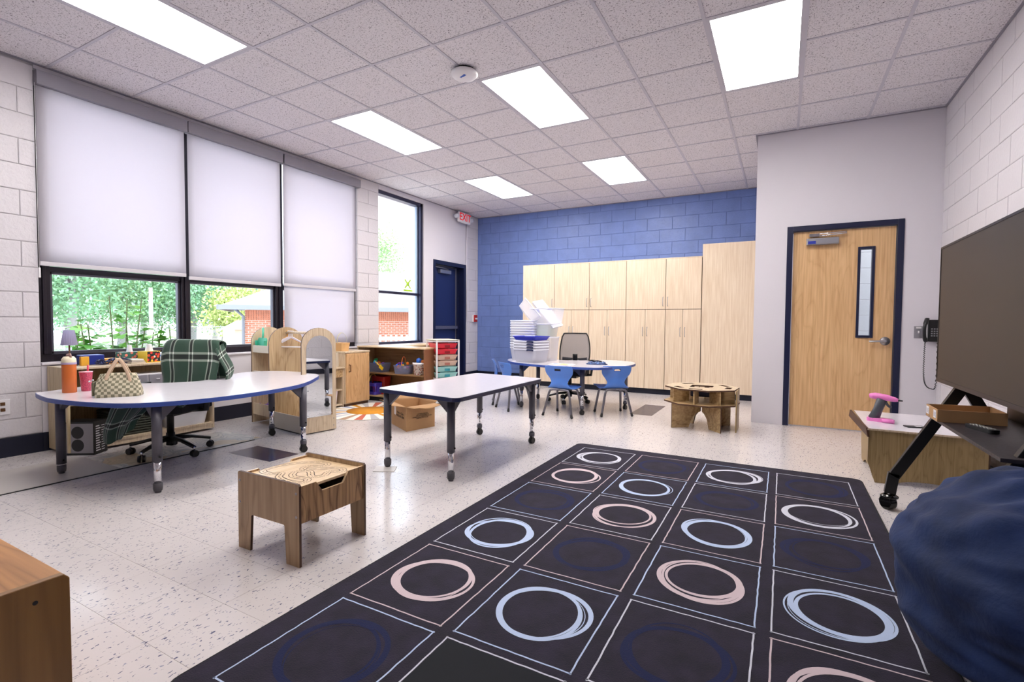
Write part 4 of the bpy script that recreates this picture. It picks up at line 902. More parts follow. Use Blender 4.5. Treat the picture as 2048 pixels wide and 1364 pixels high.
# drawer units inside the bookcase
for k, (y, lb) in enumerate(((.07, 'small clear fronted drawer unit on the middle shelf of low bookcase'),)):
    t = thing('craft_drawer_unit', lb, 'drawers', (-.30, -.10, .413)); BX('case', (-.12, .08, -.14, .18, 0, .20), M_WHITEP, t, .003)
    for i in range(2):
        for j in range(2): d = BX('drawer', (.08, .092, -.13 + .155 * i, .015 + .155 * i, .01 + .095 * j, .095 + .095 * j), mat('clear_drawer', '8f8c96', .2), t, .003); BX('knob', (.092, .10, -.075 + .155 * i, -.045 + .155 * i, .05 + .095 * j, .056 + .095 * j), M_WHITEP, d)
t = thing('portable_speaker_box', 'boxed appliance with speaker photo standing before the dark wicker basket', 'box', (-.22, -.555, 0), .6); t.scale = (.85, .9, .9)
BX('carton', (-.13, .15, -.085, .085, 0, .30), M_BLACK, t, .002); BX('photo_panel', (-.12, .145, -.0875, -.085, .02, .285), mat('photo_grey', '8f8b90', .3), t)
for z in (.09, .205): MB().lathe([(0, -.0005), (.035, -.001), (.055, 0)], (.01, -.0878, z), 20, 'y').build('printed_speaker', M_BLACK, t)
mb = MB()
for i in range(11): mb.box(.1505, .151, -.06, -.06 + (.045 if i % 3 else .06), .03 + .022 * i, .04 + .022 * i); mb.box(.1505, .151, .01, .05, .03 + .022 * i, .036 + .022 * i)
mb.build('printed_lines', M_WHITEP, t)
t = thing('wicker_basket', 'dark wicker basket on the bottom shelf of the low bookcase', 'basket', (-.38, -.18, .08)); M_WICK = mat('dark_wicker', '33362c', .8, bump=.8, bscale=90)
for z in range(10):
    y0, y1 = -.16 - z * .001, .2 + z * .001; q = rrect(-.15, .13, y0, y1, .03, 3); MB().tube([(p[0], p[1], .012 + z * .022) for p in q], (.007, .011), 6, True).build('woven_band', M_WICK, t)
BX('base', (-.14, .12, -.15, .19, 0, .012), M_WICK, t)
t = thing('white_tub', 'white plastic tub with a blue lid inside the low bookcase', 'tub', (-.36, .265, .08)); 
mb = MB(); lo, hi = rrect(-.13, .13, -.17, .17, .04), rrect(-.15, .15, -.20, .20, .05); k = len(lo)
mb.add([(p[0], p[1], 0) for p in lo] + [(p[0], p[1], .15) for p in hi], [(i, (i + 1) % k, k + (i + 1) % k, k + i) for i in range(k)] + [tuple(range(k))[::-1]]); mb.build('tub', M_WHITEP, t)
MB().prism(rrect(-.16, .16, -.21, .21, .05), .15, .165).build('lid', mat('tub_blue_lid', '2a39b0', .4), t, .004)

# things on the kidney table
TZ = .583
t = thing('orange_bottle', 'orange insulated bottle with cream lid on the kidney table', 'bottle', (.41, -.865, TZ))
MB().lathe([(0, 0), (.038, 0), (.0405, .004), (.0405, .20), (.039, .203)], n=28).build('body', mat('orange_enamel', 'c9682c', .35), t); MB().lathe([(.041, .203), (.0415, .208), (.040, .235), (.028, .252), (0, .254)], n=28).build('lid', mat('cream_lid', 'e6dcc0', .4), t); MB().lathe([(.0412, .198), (.0418, .2), (.0418, .21), (.0412, .212)], n=28).build('collar', mat('lilac_ring', 'b9a8cc', .4), t)
MB().tube([(-.03, 0, .235), (-.028, 0, .262), (.02, 0, .266), (.03, 0, .245)], [(.010, .006)] * 4, 8).build('carry_loop', mat('rose_loop', 'b08a84', .4), t)
t = thing('pink_tumbler', 'pink glitter tumbler with red straw next to the orange bottle', 'cup', (.41, -.77, TZ))
MB().lathe([(0, 0), (.027, 0), (.038, .13), (.0385, .135)], n=24).build('cup', mat('pink_glitter', 'cf4a68', .25, bump=.8, bscale=250, var=.35, vscale=160), t); MB().lathe([(.040, .135), (.040, .14), (0, .142)], n=24).build('lid', mat('pink_clear_lid', 'e0a4b4', .2), t); MB().cyl((0, .006, .02), (.004, .012, .185), .006, n=10).build('straw', mat('red_straw', 'cc2244', .4), t)
# checked bag
def checker():
    m, t, b, o = simple_nodes('checked_canvas'); uv = N(t, 'ShaderNodeUVMap'); c = N(t, 'ShaderNodeTexChecker'); c.inputs['Scale'].default_value = 1.0; c.inputs[1].default_value = lin('84806a'); c.inputs[2].default_value = lin('cfc6ad'); t.links.new(uv.outputs[0], c.inputs[0])
    t.links.new(c.outputs[0], b.inputs['Base Color']); b.inputs['Roughness'].default_value = .95; n = N(t, 'ShaderNodeTexNoise'); n.inputs['Scale'].default_value = 60; bp = N(t, 'ShaderNodeBump'); bp.inputs['Strength'].default_value = .6; bp.inputs['Distance'].default_value = .003; t.links.new(n.outputs[0], bp.inputs['Height']); t.links.new(bp.outputs[0], b.inputs['Normal']); return m
M_CHK = checker()
t = thing('checked_bag', 'cream and olive checked canvas handbag on the kidney table', 'bag', (.87, -.765, TZ), 1.02); t.scale = (.86, .86, .84)
# local: long axis x (.30), depth y (.16)
nu, nv = 40, 12
def bag(i, j):
    a = 2 * PI * i / nu; f = j / (nv - 1); hx, hy = .145, .088
    q = 1 - f ** 2 * .25; ty = 1 - f ** 1.5 * .86; e = .42
    x = hx * q * math.copysign(abs(math.cos(a)) ** e, math.cos(a)); y = hy * ty * math.copysign(abs(math.sin(a)) ** e, math.sin(a))
    wob = .004 * math.sin(6 * a + 5 * f); return (x + wob, y + wob, .185 * f ** .92 - .012 * f * (x / hx) ** 2)
mb = MB(); mb.grid(bag, nu, nv, closed=True); ob = mb.build('body', M_CHK, t, solid=.003)
uvl = ob.data.uv_layers.new(name='UVMap'); vi = [0] * len(ob.data.loops); ob.data.loops.foreach_get('vertex_index', vi)
cum = [0.0]
for i in range(nu): a_, b_ = Vector(bag(i, 0)), Vector(bag((i + 1) % nu, 0)); cum.append(cum[-1] + (b_ - a_).length)
for p in ob.data.polygons:
    us = [vi[l] % nu for l in p.loop_indices]; wrap = max(us) - min(us) > nu / 2
    for l in p.loop_indices:
        u = vi[l] % nu
        if wrap and u < nu / 2: u += nu
        uvl.data[l].uv = ((cum[u] if u <= nu else cum[nu] + cum[u - nu]) / cum[nu] * 38, vi[l] // nu / (nv - 1) * 9)
MB().prism([(p[0] * .93, p[1] * .93) for p in rrect(-.145, .145, -.088, .088, .02)], .0, .003).build('base', mat('olive_canvas', '6d6a54', .9), t)
MB().tube([(-.10, 0, .172), (0, .0, .184), (.10, 0, .172)], .0035, 6).build('zip', M_BLACK, t)
MB().box(-.1575, -.145, -.06, .06, .012, .12).build('end_pocket', mat('olive_canvas', '6d6a54'), t, .01)
for s in (-1, 1):
    MB().tube(cr([(-.075, s * .05, .09), (-.07, s * .042, .15), (-.045, s * .03, .22), (-.012, s * .015, .285), (.0, s * .010, .293), (.012, s * .015, .285), (.045, s * .03, .22), (.07, s * .042, .15), (.075, s * .05, .09)], 4, False), [(.011, .0025)] * 33, 8, flat=(0, 1, 0)).build('handle', mat('peach_webbing', 'd9bda2', .9), t)
MB().tube([(-.15, -.03, .135), (-.17, -.035, .128)], .003, 6).sphere((-.152, -.035, .136), .007).sphere((-.172, -.035, .127), .007).build('bone_charm', M_WHITEP, t)

# ------------------------------------------------------------------ dress-up unit with shelves, rod and mirror
ux = Vector((.99, -.14, 0)).normalized(); ang = math.atan2(ux.y, ux.x)
t = thing('dress_up_unit', 'birch dress-up unit with arched panels, hanging rod and mirror', 'storage unit', (-.19, .89, 0), ang)
DP = .37
def arch(x, w0=.0, hh=1.03, mt_=None, hole=None, th=.016, nm='arched_panel'):
    o = [(0, .01), (DP, .01), (DP, hh - .16)] + [(DP / 2 + DP / 2 * math.cos(a), hh - .16 + .16 * math.sin(a)) for a in [PI * i / 14 for i in range(1, 14)]] + [(0, hh - .16)]
    return MB().prism(o, 0, th, hole or [], M=lambda v: Vector((x + th - v.z, v.x, v.y)), edge=1).build(nm, [mt_ or M_BIRCH, M_EDGE], t)
arch(-.0, mt_=M_BIRCHL); arch(.365)
hl = [(.045, .16), (DP - .045, .16), (DP - .045, .82)] + [(DP / 2 + (DP / 2 - .045) * math.cos(a), .82 + .135 * math.sin(a)) for a in [PI * i / 10 for i in range(1, 10)]] + [(.045, .82)]
arch(.965, mt_=M_BIRCHL, nm='mirror_frame')
MB().prism(hl, 0, .004, M=lambda v: Vector((.981 + .001 + v.z, v.x, v.y))).build('mirror', M_MIRROR, t)
sm_ = MB().lathe([(0, .0075), (.005, .0065), (.005, .0)], (0, 0, 0), 8, 'x').mesh('screw', M_STEEL)
for y, z in ((.06, .18), (DP - .06, .18), (DP / 2, .185), (.06, .42), (DP - .06, .42), (.06, .66), (DP - .06, .66), (.065, .83), (DP - .065, .83), (DP / 2, .93), (.03, .05), (DP - .03, .05), (.03, .12), (DP - .03, .12)): link(sm_, 'screw', t, (.981, y, z))
for z in (.10, .49, .76):
    b = BX('bin_shelf', (.016, .365, .01, DP - .01, z, z + .012), M_BIRCHL, t); BX('bin_front', (.016, .365, .008, .02, z, z + (.12 if z < .2 else .075)), M_BIRCHL if z < .2 else mat('washed_birch', 'cfc4b4', .4), b)
BX('base_board', (.381, .965, .02, DP, .03, .045), M_BIRCHL, t); BX('front_kick', (.381, .965, .008, .02, .012, .17), mat('washed_birch', 'cfc4b4'), t); BX('back_kick', (.381, .965, DP - .015, DP, .012, .17), M_BIRCHL, t)
MB().cyl((.37, DP / 2, .975), (.975, DP / 2, .975), .013, n=14).build('hanging_rod', M_BIRCHL, t)
def T_unit(p): q = Matrix.Rotation(ang, 3, 'Z') @ Vector(p); return Vector((-.19, .89, 0)) + q
# hangers
def hanger(label, loc, rz, col, grp='white clothes hangers on the rod'):
    o = thing('clothes_hanger', label, 'hanger', loc, rz, grp)
    MB().tube([(-.15, 0, -.15), (.15, 0, -.15), (.168, 0, -.135), (.15, 0, -.118), (.01, 0, -.05), (-.01, 0, -.05), (-.15, 0, -.118), (-.168, 0, -.135)], .0055, 8, True).build('frame', mat('hanger_' + col, col, .35), o)
    MB().tube(cr([(0, 0, -.05), (0, 0, -.02), (.014, 0, -.006), (.013, 0, .010), (0, 0, .016), (-.013, 0, .010)], 4, False), .0035, 8).build('hook', mat('hanger_' + col, col), o); return o
hanger('orange hanger behind the white ones on the dress-up rod', T_unit((.40, DP / 2, .975)), ang + PI / 2 - .75, 'e8a02c', 'clothes hangers on the rod')
for k in range(4): hanger(['first white hanger on the rod, next to the orange one', 'second white hanger on the rod from the orange one', 'third white hanger on the rod from the orange one', 'last white hanger on the rod, nearest the mirror'][k], T_unit((.425 + .024 * k, DP / 2, .975)), ang + PI / 2 - .8 - .13 * k, 'e6e2ea', 'clothes hangers on the rod')
# dustpan and purple cloth in the bins
t2 = thing('dustpan', 'mint green dustpan with handle up in the top bin of the dress-up unit', 'dustpan', T_unit((.12, .06, .775)), ang)
MB().prism([(-.085, 0), (.085, 0), (.095, .12), (.075, .14), (-.075, .14), (-.095, .12)], -.006, .006, M=lambda v: Vector((v.x, v.z + .04 * v.y, v.y))).box(-.095, -.08, -.03, 0, .0, .11).box(.08, .095, -.03, 0, .0, .11).build('pan', mat('mint_plastic', '4cc0a0', .35), t2, .004)
MB().tube([(0, .006, .13), (0, .01, .17), (0, .012, .245)], [(.012, .01), (.011, .009), (.017, .01)], 10).build('handle', MATS['mint_plastic'], t2)
o = MB().grid(lambda i, j: (-.10 + .20 * i / 12, -.05 + .12 * j / 8, .03 + .03 * math.sin(i * 1.2) * math.cos(j) + .01 * math.sin(j * 2 + i)), 13, 9).build('purple_cloth', blotch('purple_print', '7a58b0', ['b9a0e0', 'e8e0f0', '5c3f98'], 40), None, solid=.004); o.location = T_unit((.18, .09, .155)); o.rotation_euler = (0, 0, ang); tag(o, 'crumpled purple and white cloth in the bottom bin', 'cloth')

# ------------------------------------------------------------------ play kitchen behind the dress-up unit
t = thing('play_fridge', 'wooden play refrigerator with one door and wooden handle', 'toy kitchen', (-.50, 2.08, 0))
BX('body', (0, .42, 0, .42, .04, .69), M_BIRCHL, t); BX('top_board', (-.0, .435, -.005, .425, .69, .71), M_BIRCHL, t, .003); BX('plinth', (.01, .41, .01, .41, 0, .04), M_EDGE, t)
d = BX('door', (.421, .437, .012, .412, .05, .682), wood('fridge_ply', 'd9b184', 'b08554', 2, 1.8, .35, 0.8), t, .004); MB().tube([(.437, .06, .45), (.462, .06, .455), (.462, .06, .535), (.437, .06, .54)], .008, 8).build('handle', mat('walnut_handle', '7a5230', .4), d)
t = thing('play_sink_cabinet', 'open wooden play kitchen cabinet with stepped shelves beside the play refrigerator', 'toy kitchen', (-.50, 1.38, 0))
for y in (0, .684): BX('side_panel', (0, .40, y, y + .014, .0, .52), M_BIRCHL, t)
BX('counter', (0, .42, 0, .70, .50, .515), M_BIRCHL, t); BX('lower_shelf', (0, .39, .014, .686, .22, .235), M_BIRCHL, t); BX('base_board', (0, .39, .014, .686, .03, .045), M_BIRCHL, t); BX('back_panel', (0, .012, 0, .70, .03, .80), M_BIRCHL, t)
BX('splash_panel', (.30, .312, .42, .70, .515, .70), mat('washed_birch', 'cfc4b4'), t); BX('apron', (.388, .40, .014, .686, .39, .50), M_BIRCHX, t)
BX('step_shelf', (.012, .25, 0, .40, .63, .645), M_BIRCHX, t); BX('step_side', (.012, .25, .386, .40, .515, .63), M_BIRCHX, t); BX('top_shelf', (.012, .16, 0, .42, .78, .795), M_BIRCHX, t); BX('top_side', (.012, .16, 0, .014, .645, .78), M_BIRCHX, t)
r = random.Random(5)
for k, (c, lb) in enumerate((('2a4fc0', 'blue toy block on the play kitchen counter'), ('c02a3a', 'red toy block on the play kitchen counter'), ('d8e0e8', 'white toy block on the play kitchen counter'))): box_thing('toy_block', lb, 'toy', -.26 + .05 * k, -.21 + .05 * k, 1.5 + .09 * k, 1.56 + .09 * k, .5155, .555, mat('toy_' + c, c, .4), .3 * k)
box_thing('black_case', 'black case standing on the top step of the play kitchen', 'case', -.47, -.37, 1.45, 1.68, .796, .90, M_BLACK, 0, .01)
def basket(name, label, loc, rx, ry, h, col, slots=0, hcol=None, rz=0, trans=False, cat='basket'):
    t = thing(name, label, cat, loc, rz); mt_ = mat('basket_' + col, col, .4) if not trans else M_TINT
    lo, hi = rrect(-rx * .85, rx * .85, -ry * .85, ry * .85, .025, 4), rrect(-rx, rx, -ry, ry, .03, 4); k = len(lo); mb = MB()
    L_ = 5 if slots else 2
    vs = []; 
    for j in range(L_): f = j / (L_ - 1); vs += [(a[0] * (1 - f) + b[0] * f, a[1] * (1 - f) + b[1] * f, h * f) for a, b in zip(lo, hi)]
    fs = [(j * k + i, j * k + (i + 1) % k, (j + 1) * k + (i + 1) % k, (j + 1) * k + i) for j in range(L_ - 1) for i in range(k) if not (slots and j in (1, 2) and i % 2 == 0)]
    mb.add(vs, fs + [tuple(range(k))[::-1]]); mb.build('basket_wall', mt_, t, solid=.003)
    MB().tube([(p[0], p[1], h) for p in hi], .005, 6, True).build('rim', mt_, t)
    if hcol: MB().tube(cr([(0, -ry, h), (0, -ry * .7, h + .08), (0, 0, h + .12), (0, ry * .7, h + .08), (0, ry, h)], 5, False), .005, 8).build('handle', mat('basket_' + hcol, hcol, .4), t)
    return t
basket('white_bin', 'white bin with yellow toys in the bottom of the play kitchen', (-.22, 1.93, .046), .10, .085, .17, 'dcd4da', cat='bin')
tag(MB().tube([(-.22, 1.90, .20), (-.18, 1.93, .25), (-.14, 1.97, .24)], .014).build('yellow_toy', mat('toy_yellow', 'e8c020', .4)), 'yellow toy sticking out of the white bin', 'toy')
t = basket('handled_basket', 'small woven chip basket with thin hoop handle on the play refrigerator', (-.26, 2.20, .711), .085, .07, .10, 'e0b27a')
MB().tube(cr([(0, -.07, .09), (0, -.078, .15), (0, -.05, .21), (0, 0, .235), (0, .05, .21), (0, .078, .15), (0, .07, .09)], 5, False), [(.002, .006)] * 31, 6).build('hoop_handle', mat('pale_reed', 'c9c2a0', .6), t)

# ------------------------------------------------------------------ toy bookcase facing the camera
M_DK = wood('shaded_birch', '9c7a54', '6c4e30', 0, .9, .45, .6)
t = thing('toy_bookcase', 'two shelf wooden bookcase full of toy baskets near the sun rug', 'bookcase', (-.46, 2.66, 0), .01); BW, BD, BH2 = 1.185, .34, .735
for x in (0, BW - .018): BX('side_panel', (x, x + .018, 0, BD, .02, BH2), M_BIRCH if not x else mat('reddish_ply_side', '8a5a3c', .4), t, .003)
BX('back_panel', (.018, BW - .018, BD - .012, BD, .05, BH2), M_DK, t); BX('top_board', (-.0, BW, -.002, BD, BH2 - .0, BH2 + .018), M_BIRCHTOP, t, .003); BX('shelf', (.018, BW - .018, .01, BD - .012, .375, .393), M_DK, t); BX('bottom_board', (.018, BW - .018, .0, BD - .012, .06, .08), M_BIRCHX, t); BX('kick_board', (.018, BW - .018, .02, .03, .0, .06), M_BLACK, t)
t = thing('window_bench_shelf', 'pale topped low shelf below the tall window behind the toy bookcase', 'bookcase', (-.565, 3.10, 0), 0); BX('body', (0, .36, 0, 1.25, .02, .72), M_OLIVE, t); BX('top_board', (0, .38, -.01, 1.26, .72, .738), M_BIRCHTOP, t, .003)
def toys(n, c, r0, zr, seed, label, rng=.07):
    r = random.Random(seed); cs = ['d82a2a', '1d8a4a', '2a62d0', 'e8c020', 'e83aa0', '36b8c8', 'f0f0f0', '7a3ab0', 'f07a20']
    cn = ['red', 'green', 'blue', 'yellow', 'pink', 'turquoise', 'white', 'purple', 'orange']
    for k in range(n):
        ci = (k * 4 + seed) % 9; co = cs[ci]; x, y = c[0] + r.uniform(-rng, rng), c[1] + r.uniform(-rng * .5, rng * .5); z = c[2] + r.uniform(0, zr)
        o = (MB().sphere((0, 0, 0), r0 * r.uniform(.7, 1.1)) if k % 3 else MB().tube(cr([(-.03, 0, -.01), (0, .01, .012), (.03, -.01, .005)], 4, False), r0 * .5)).build('toy', mat('toy_' + co, co, .4)); o.location = (x, y, z); lb = ('%s ball%s' if k % 3 else '%s curved stick%s') % (cn[ci], ' on top' if k >= 9 else ''); tag(o, lb + ' among the toys in the ' + label.split(' in the ')[1], 'toy', label + ' pile')
zs = .394; y_ = 2.80
basket('smoky_bin', 'smoky clear bin of beach toys on the left of the upper shelf', (-.20, y_, zs), .16, .10, .12, '8890b0', trans=True, cat='bin'); toys(9, (-.20, y_, zs + .09), .028, .09, 1, 'colourful toy in the smoky clear bin', .11)
tag(MB().tube([(-.16, 2.70, zs + .15), (-.07, 2.69, zs + .09)], .006).obox((-.04, 2.688, zs + .07), (.03, 0, -.02), (0, .004, 0), (.012, 0, .018)).build('yellow_shovel', MATS['toy_e8c020'] if 'toy_e8c020' in MATS else mat('toy_e8c020', 'e8c020', .4)), 'yellow toy shovel hooked over the smoky clear bin', 'toy')
basket('clear_basket', 'clear basket with orange handle holding small toys on the upper shelf', (.29, y_ - .03, zs), .12, .09, .11, 'c0c0d0', trans=True, hcol='e0703a', rz=PI / 2 - 1.2); toys(14, (.29, y_ - .04, zs + .05), .021, .10, 4, 'small bright toy in the clear basket', .085)
t = thing('patterned_bucket', 'white bucket with red and brown dot pattern on the upper shelf', 'bucket', (.58, y_ - .05, zs)); MB().lathe([(0, 0), (.072, 0), (.088, .15), (.092, .15), (.092, .16)], n=26).build('bucket_wall', blotch('bucket_print', 'e4dcd8', ['8a2a1c', 'c0602c', '4a2414', 'e4dcd8'], 55), t); MB().lathe([(.086, .135), (.093, .14), (.094, .165), (.088, .165)], n=26).build('rim', M_WHITEP, t)
tag(MB().sphere((.57, y_ - .05, zs + .185), .04).build('blue_ball', mat('ball_blue', '2f70d8', .35)), 'blue ball on top of the patterned bucket', 'ball'); tag(MB().sphere((.63, y_ - .04, zs + .175), .03).build('orange_ball', mat('ball_orange', 'c8702c', .35)), 'orange ball on top of the patterned bucket', 'ball')
basket('red_basket', 'red slotted plastic basket on the lower shelf behind the purple one', (-.20, y_ + .06, .081), .12, .08, .24, 'a8201c', slots=1); basket('purple_basket', 'purple slotted basket with handle on the lower shelf of toy bookcase', (-.24, y_ - .06, .081), .12, .085, .16, '4a3aa8', slots=1, hcol='c89a4c')
tag(MB().sphere((-.33, 2.66, .26), .024).build('pink_ball', mat('ball_pink', 'f02aa0', .35)), 'pink ball at the edge of the purple basket', 'ball')

# ------------------------------------------------------------------ drawer cart
t = thing('drawer_cart', 'white framed cart of coloured trays beside the navy exit door', 'cart', (.745, 3.03, 0), -.56)
CW, CD_, CH = .38, .31, .85
fm = MB()
for x in (-CW / 2, CW / 2):
    for y in (-CD_ / 2, CD_ / 2): fm.box(x - .009, x + .009, y - .009, y + .009, .02, CH)
fm.build('frame_posts', M_WHITEP, t)
for z in (.03, .34, CH - .02):
    f = MB()
    for y in (-CD_ / 2, CD_ / 2): f.box(-CW / 2, CW / 2, y - .006, y + .006, z, z + .014)
    for x in (-CW / 2, CW / 2): f.box(x - .006, x + .006, -CD_ / 2, CD_ / 2, z, z + .014)
    f.build('rail', M_WHITEP, t)
BX('top_board', (-CW / 2 - .01, CW / 2 + .01, -CD_ / 2 - .01, CD_ / 2 + .01, CH, CH + .012), mat('cream_top', 'ddd6c4', .4), t, .003)
tc = ['e0263c', 'e0263c', 'd8b8a4', 'd8b8a4', '9cd0cc', '9cd0cc', '9cd0cc', 'c8a878', 'c8a878', '8cc8a0']
for k, c in enumerate(tc):
    zt = CH - .04 - k * .078; lo, hi = rrect(-.155, .155, -.125, .125, .02, 3), rrect(-.178, .178, -.148, .148, .02, 3); q = len(lo)
    d = MB().add([(p[0], p[1], zt - .062) for p in lo] + [(p[0], p[1], zt) for p in hi], [(i, (i + 1) % q, q + (i + 1) % q, q + i) for i in range(q)] + [tuple(range(q))[::-1]]).build('tray', mat('tray_' + c, c, .35), t, solid=.003)
    MB().tube([(p[0], p[1], zt) for p in hi], .004, 6, True).build('tray_rim', mat('tray_' + c, c), d)
    dk = {'e0263c': '8a0a18', 'd8b8a4': 'a86a5c', '9cd0cc': '2f8a96'}.get(c, '6a5a40'); 
    MB().box(.171, .176, -.035, .035, zt - .05, zt - .02).build('grip', mat('grip_' + dk, dk, .5), d)

# ------------------------------------------------------------------ cardboard box
t = thing('cardboard_box', 'open brown cardboard box with printed text under the rectangular table', 'box', (1.345, 1.625, 0), 0)
c0, c1, c2 = Vector((1.105, 1.625, 0)), Vector((1.52, 1.385, 0)), Vector((1.60, 1.74, 0)); org = Vector((1.345, 1.625, 0)); c3 = Vector((1.24, 1.93, 0)); bh = .245
u_ = (c1 - c0).normalized()
P4 = [c0 - org, c1 - org, c2 - org, c3 - org]
mb = MB()
for i in range(4):
    a, b = P4[i], P4[(i + 1) % 4]; nn = Vector((b - a).normalized().cross(Vector((0, 0, 1)))) * .004
    mb.add([a, b, b - nn, a - nn, a + Vector((0, 0, bh)), b + Vector((0, 0, bh)), b - nn + Vector((0, 0, bh)), a - nn + Vector((0, 0, bh))], [(0, 1, 5, 4), (1, 2, 6, 5), (2, 3, 7, 6), (3, 0, 4, 7), (4, 5, 6, 7)])
mb.add([p + Vector((0, 0, .003)) for p in P4], [(0, 1, 2, 3)]); mb.build('carton', M_CARD, t)
for i, (ou, up) in enumerate(((.13, .02), (.11, -.015), (.10, .07), (.12, .06))):
    a, b = P4[i], P4[(i + 1) % 4]; nn = (b - a).normalized().cross(Vector((0, 0, 1))); z = Vector((0, 0, bh)); e = nn * ou + Vector((0, 0, up)); d = b - a
    mb = MB(); nn_ = 5
    mb.grid(lambda q, r_: a + z + e * (r_ / 3) + d * (q / nn_) * (1 - .06 * r_ / 3) + d * .03 * r_ / 3 + Vector((0, 0, .012 * math.sin(q * 1.3 + i) * r_ / 3)), nn_ + 1, 4).build('flap', M_CARDIN, t, solid=.004)
def box_text(body, size, i, s, z, off=.002):
    a, b = P4[i], P4[(i + 1) % 4]; d = (b - a).normalized(); nn = d.cross(Vector((0, 0, 1))); p = a.lerp(b, s) + nn * off + Vector((0, 0, z))
    text(body, size, M_INK, t, p, (PI / 2, 0, math.atan2(d.y, d.x)), extrude=.0003)
box_text('Made in China\nMX37147K-301B', .034, 0, .62, .14)
box_text('CONTENTS CHECKED\nTHIS CARTON IS MADE OF\nDOUBLE WALL CORRUGATED BOARD\nBURSTING TEST 275 LBS', .014, 1, .55, .135)
a, b = P4[0], P4[1]; d = (b - a).normalized(); nn = d.cross(Vector((0, 0, 1)))
MB().obox(a.lerp(b, .28) + nn * .001 + Vector((0, 0, .165)), d * .028, nn * .001, (0, 0, .045)).build('shipping_label', M_WHITEP, t)
o = MB().obox((1.22, 1.17, .0035), (.07, .035, 0), (-.035, .055, 0), (0, 0, .0015)).build('paper_sheet', mat('paper', 'd0cac6', .4)); 
o.location = (1.00, -.84, -.001); tag(o, 'small clear paper sheet on the floor by the rectangular table leg', 'paper')

# ------------------------------------------------------------------ storage bins on the far table
FZ = .586
def bin_mesh(parent, rx, ry, h, rot=0, z=0, name='bin_wall', m_=None):
    lo, hi = rrect(-rx * .86, rx * .86, -ry * .86, ry * .86, .03, 4), rrect(-rx, rx, -ry, ry, .035, 4); k = len(lo)
    MB().add([(p[0], p[1], 0) for p in lo] + [(p[0], p[1], h) for p in hi], [(i, (i + 1) % k, k + (i + 1) % k, k + i) for i in range(k)] + [tuple(range(k))[::-1]]).build(name, m_ or M_BIN, parent)
    MB().tube([(p[0], p[1], h) for p in hi], (.006, .008), 6, True).build('rim', mat('frosted_rim', 'eceef6', .3) if m_ is None else m_, parent)
t0 = None
for k in range(12):
    lb = 'clear nested storage bin in the tall stack, number up from the table %d' % (k + 1)
    if k == 0: lb = 'clear nested storage bin at the bottom of the tall stack'
    elif k == 11: lb = 'clear nested storage bin at the top of the tall stack'
    else: lb = 'clear nested storage bin, %s rim counted up the tall stack' % ['', 'second', 'third', 'fourth', 'fifth', 'sixth', 'seventh', 'eighth', 'ninth', 'tenth', 'eleventh'][k]
    if t0 is None:
        t0 = thing('storage_bin', lb, 'bin', (1.72, 3.62, FZ), -.1, 'nested clear bins in the tall stack'); bin_mesh(t0, .19, .14, .17)
    else: dup(t0, (1.72, 3.62, FZ + .033 * k), -.1, lb)
t1 = thing('deep_storage_bin', 'deep clear storage bin with pale green papers, middle of the right bin stack', 'bin', (1.96, 3.66, FZ + .32), -.1); bin_mesh(t1, .17, .13, .17); BX('green_paper', (-.10, .10, -.10, .10, .01, .15), mat('pale_green_paper', 'd3e2c6', .7), t1)
t1 = thing('open_storage_bin', 'wide open clear storage bin topping the right bin stack', 'bin', (2.0, 3.66, FZ + .495), -.1); bin_mesh(t1, .20, .15, .20); MB().sphere((-.08, -.12, .16), (.035, .02, .03)).sphere((.06, -.03, .19), (.03, .02, .012)).build('blue_latches', mat('latch_blue', '4a6fd8', .4), t1)
t1 = thing('lower_storage_bin', 'clear storage bin hidden behind the blue topped bin stack', 'bin', (1.96, 3.68, FZ), -.1); bin_mesh(t1, .17, .13, .315)
t1 = thing('tilted_storage_bin', 'empty clear bin tipped over on top of the tall bin stack', 'bin', (1.74, 3.60, FZ + .59), 0); t1.rotation_euler = (-.55, .75, -.2); bin_mesh(t1, .19, .13, .13)
t1 = thing('tilted_long_bin', 'long clear bin leaning diagonally out of the open bin', 'bin', (2.02, 3.66, FZ + .585), 0); t1.rotation_euler = (.25, .82, -.1); MB().box(-.27, .20, -.10, .10, .0, .035).build('bin_lid', M_BIN, t1, .01); MB().box(-.275, .205, -.105, .105, .030, .038).build('rim', MATS['frosted_rim'], t1, .006)
lbs = ['clear bin with navy latch at the bottom of the blue topped stack', 'clear bin with navy latch, second up in the blue topped stack', 'clear bin with navy latch, third up in the blue topped stack', 'clear bin with navy latch just under the blue tray']
for k in range(4):
    t1 = thing('latched_storage_bin', lbs[k], 'bin', (1.93, 3.34, FZ + .035 * k), -.28, 'latched clear bins under the blue tray'); bin_mesh(t1, .19, .15, .165)
    MB().tube(cr([(.07, -.152, .158), (.09, -.168, .165), (.15, -.168, .165), (.17, -.15, .158)], 4, False), [(.010, .012)] * 13, 8).build('latch', mat('navy_latch', '101d4c', .4), t1)
t1 = thing('blue_tray', 'bright blue tray on top of the latched clear bins', 'tray', (1.93, 3.34, FZ + .285), -.28); bin_mesh(t1, .195, .155, .045, name='tray_wall', m_=mat('royal_blue_plastic', '1526b4', .35)); 
t1 = thing('red_print_box', 'white box with red lettering standing at the edge behind the tall bins', 'box', (1.50, 3.70, FZ), -.3); BX('carton', (-.02, .06, -.03, .03, 0, .25), M_WHITEP, t1, .002); text('GAMES', .055, mat('box_red', 'b01828', .5), t1, (.018, -.0315, .12), (PI / 2, -PI / 2, 0), extrude=.0003)
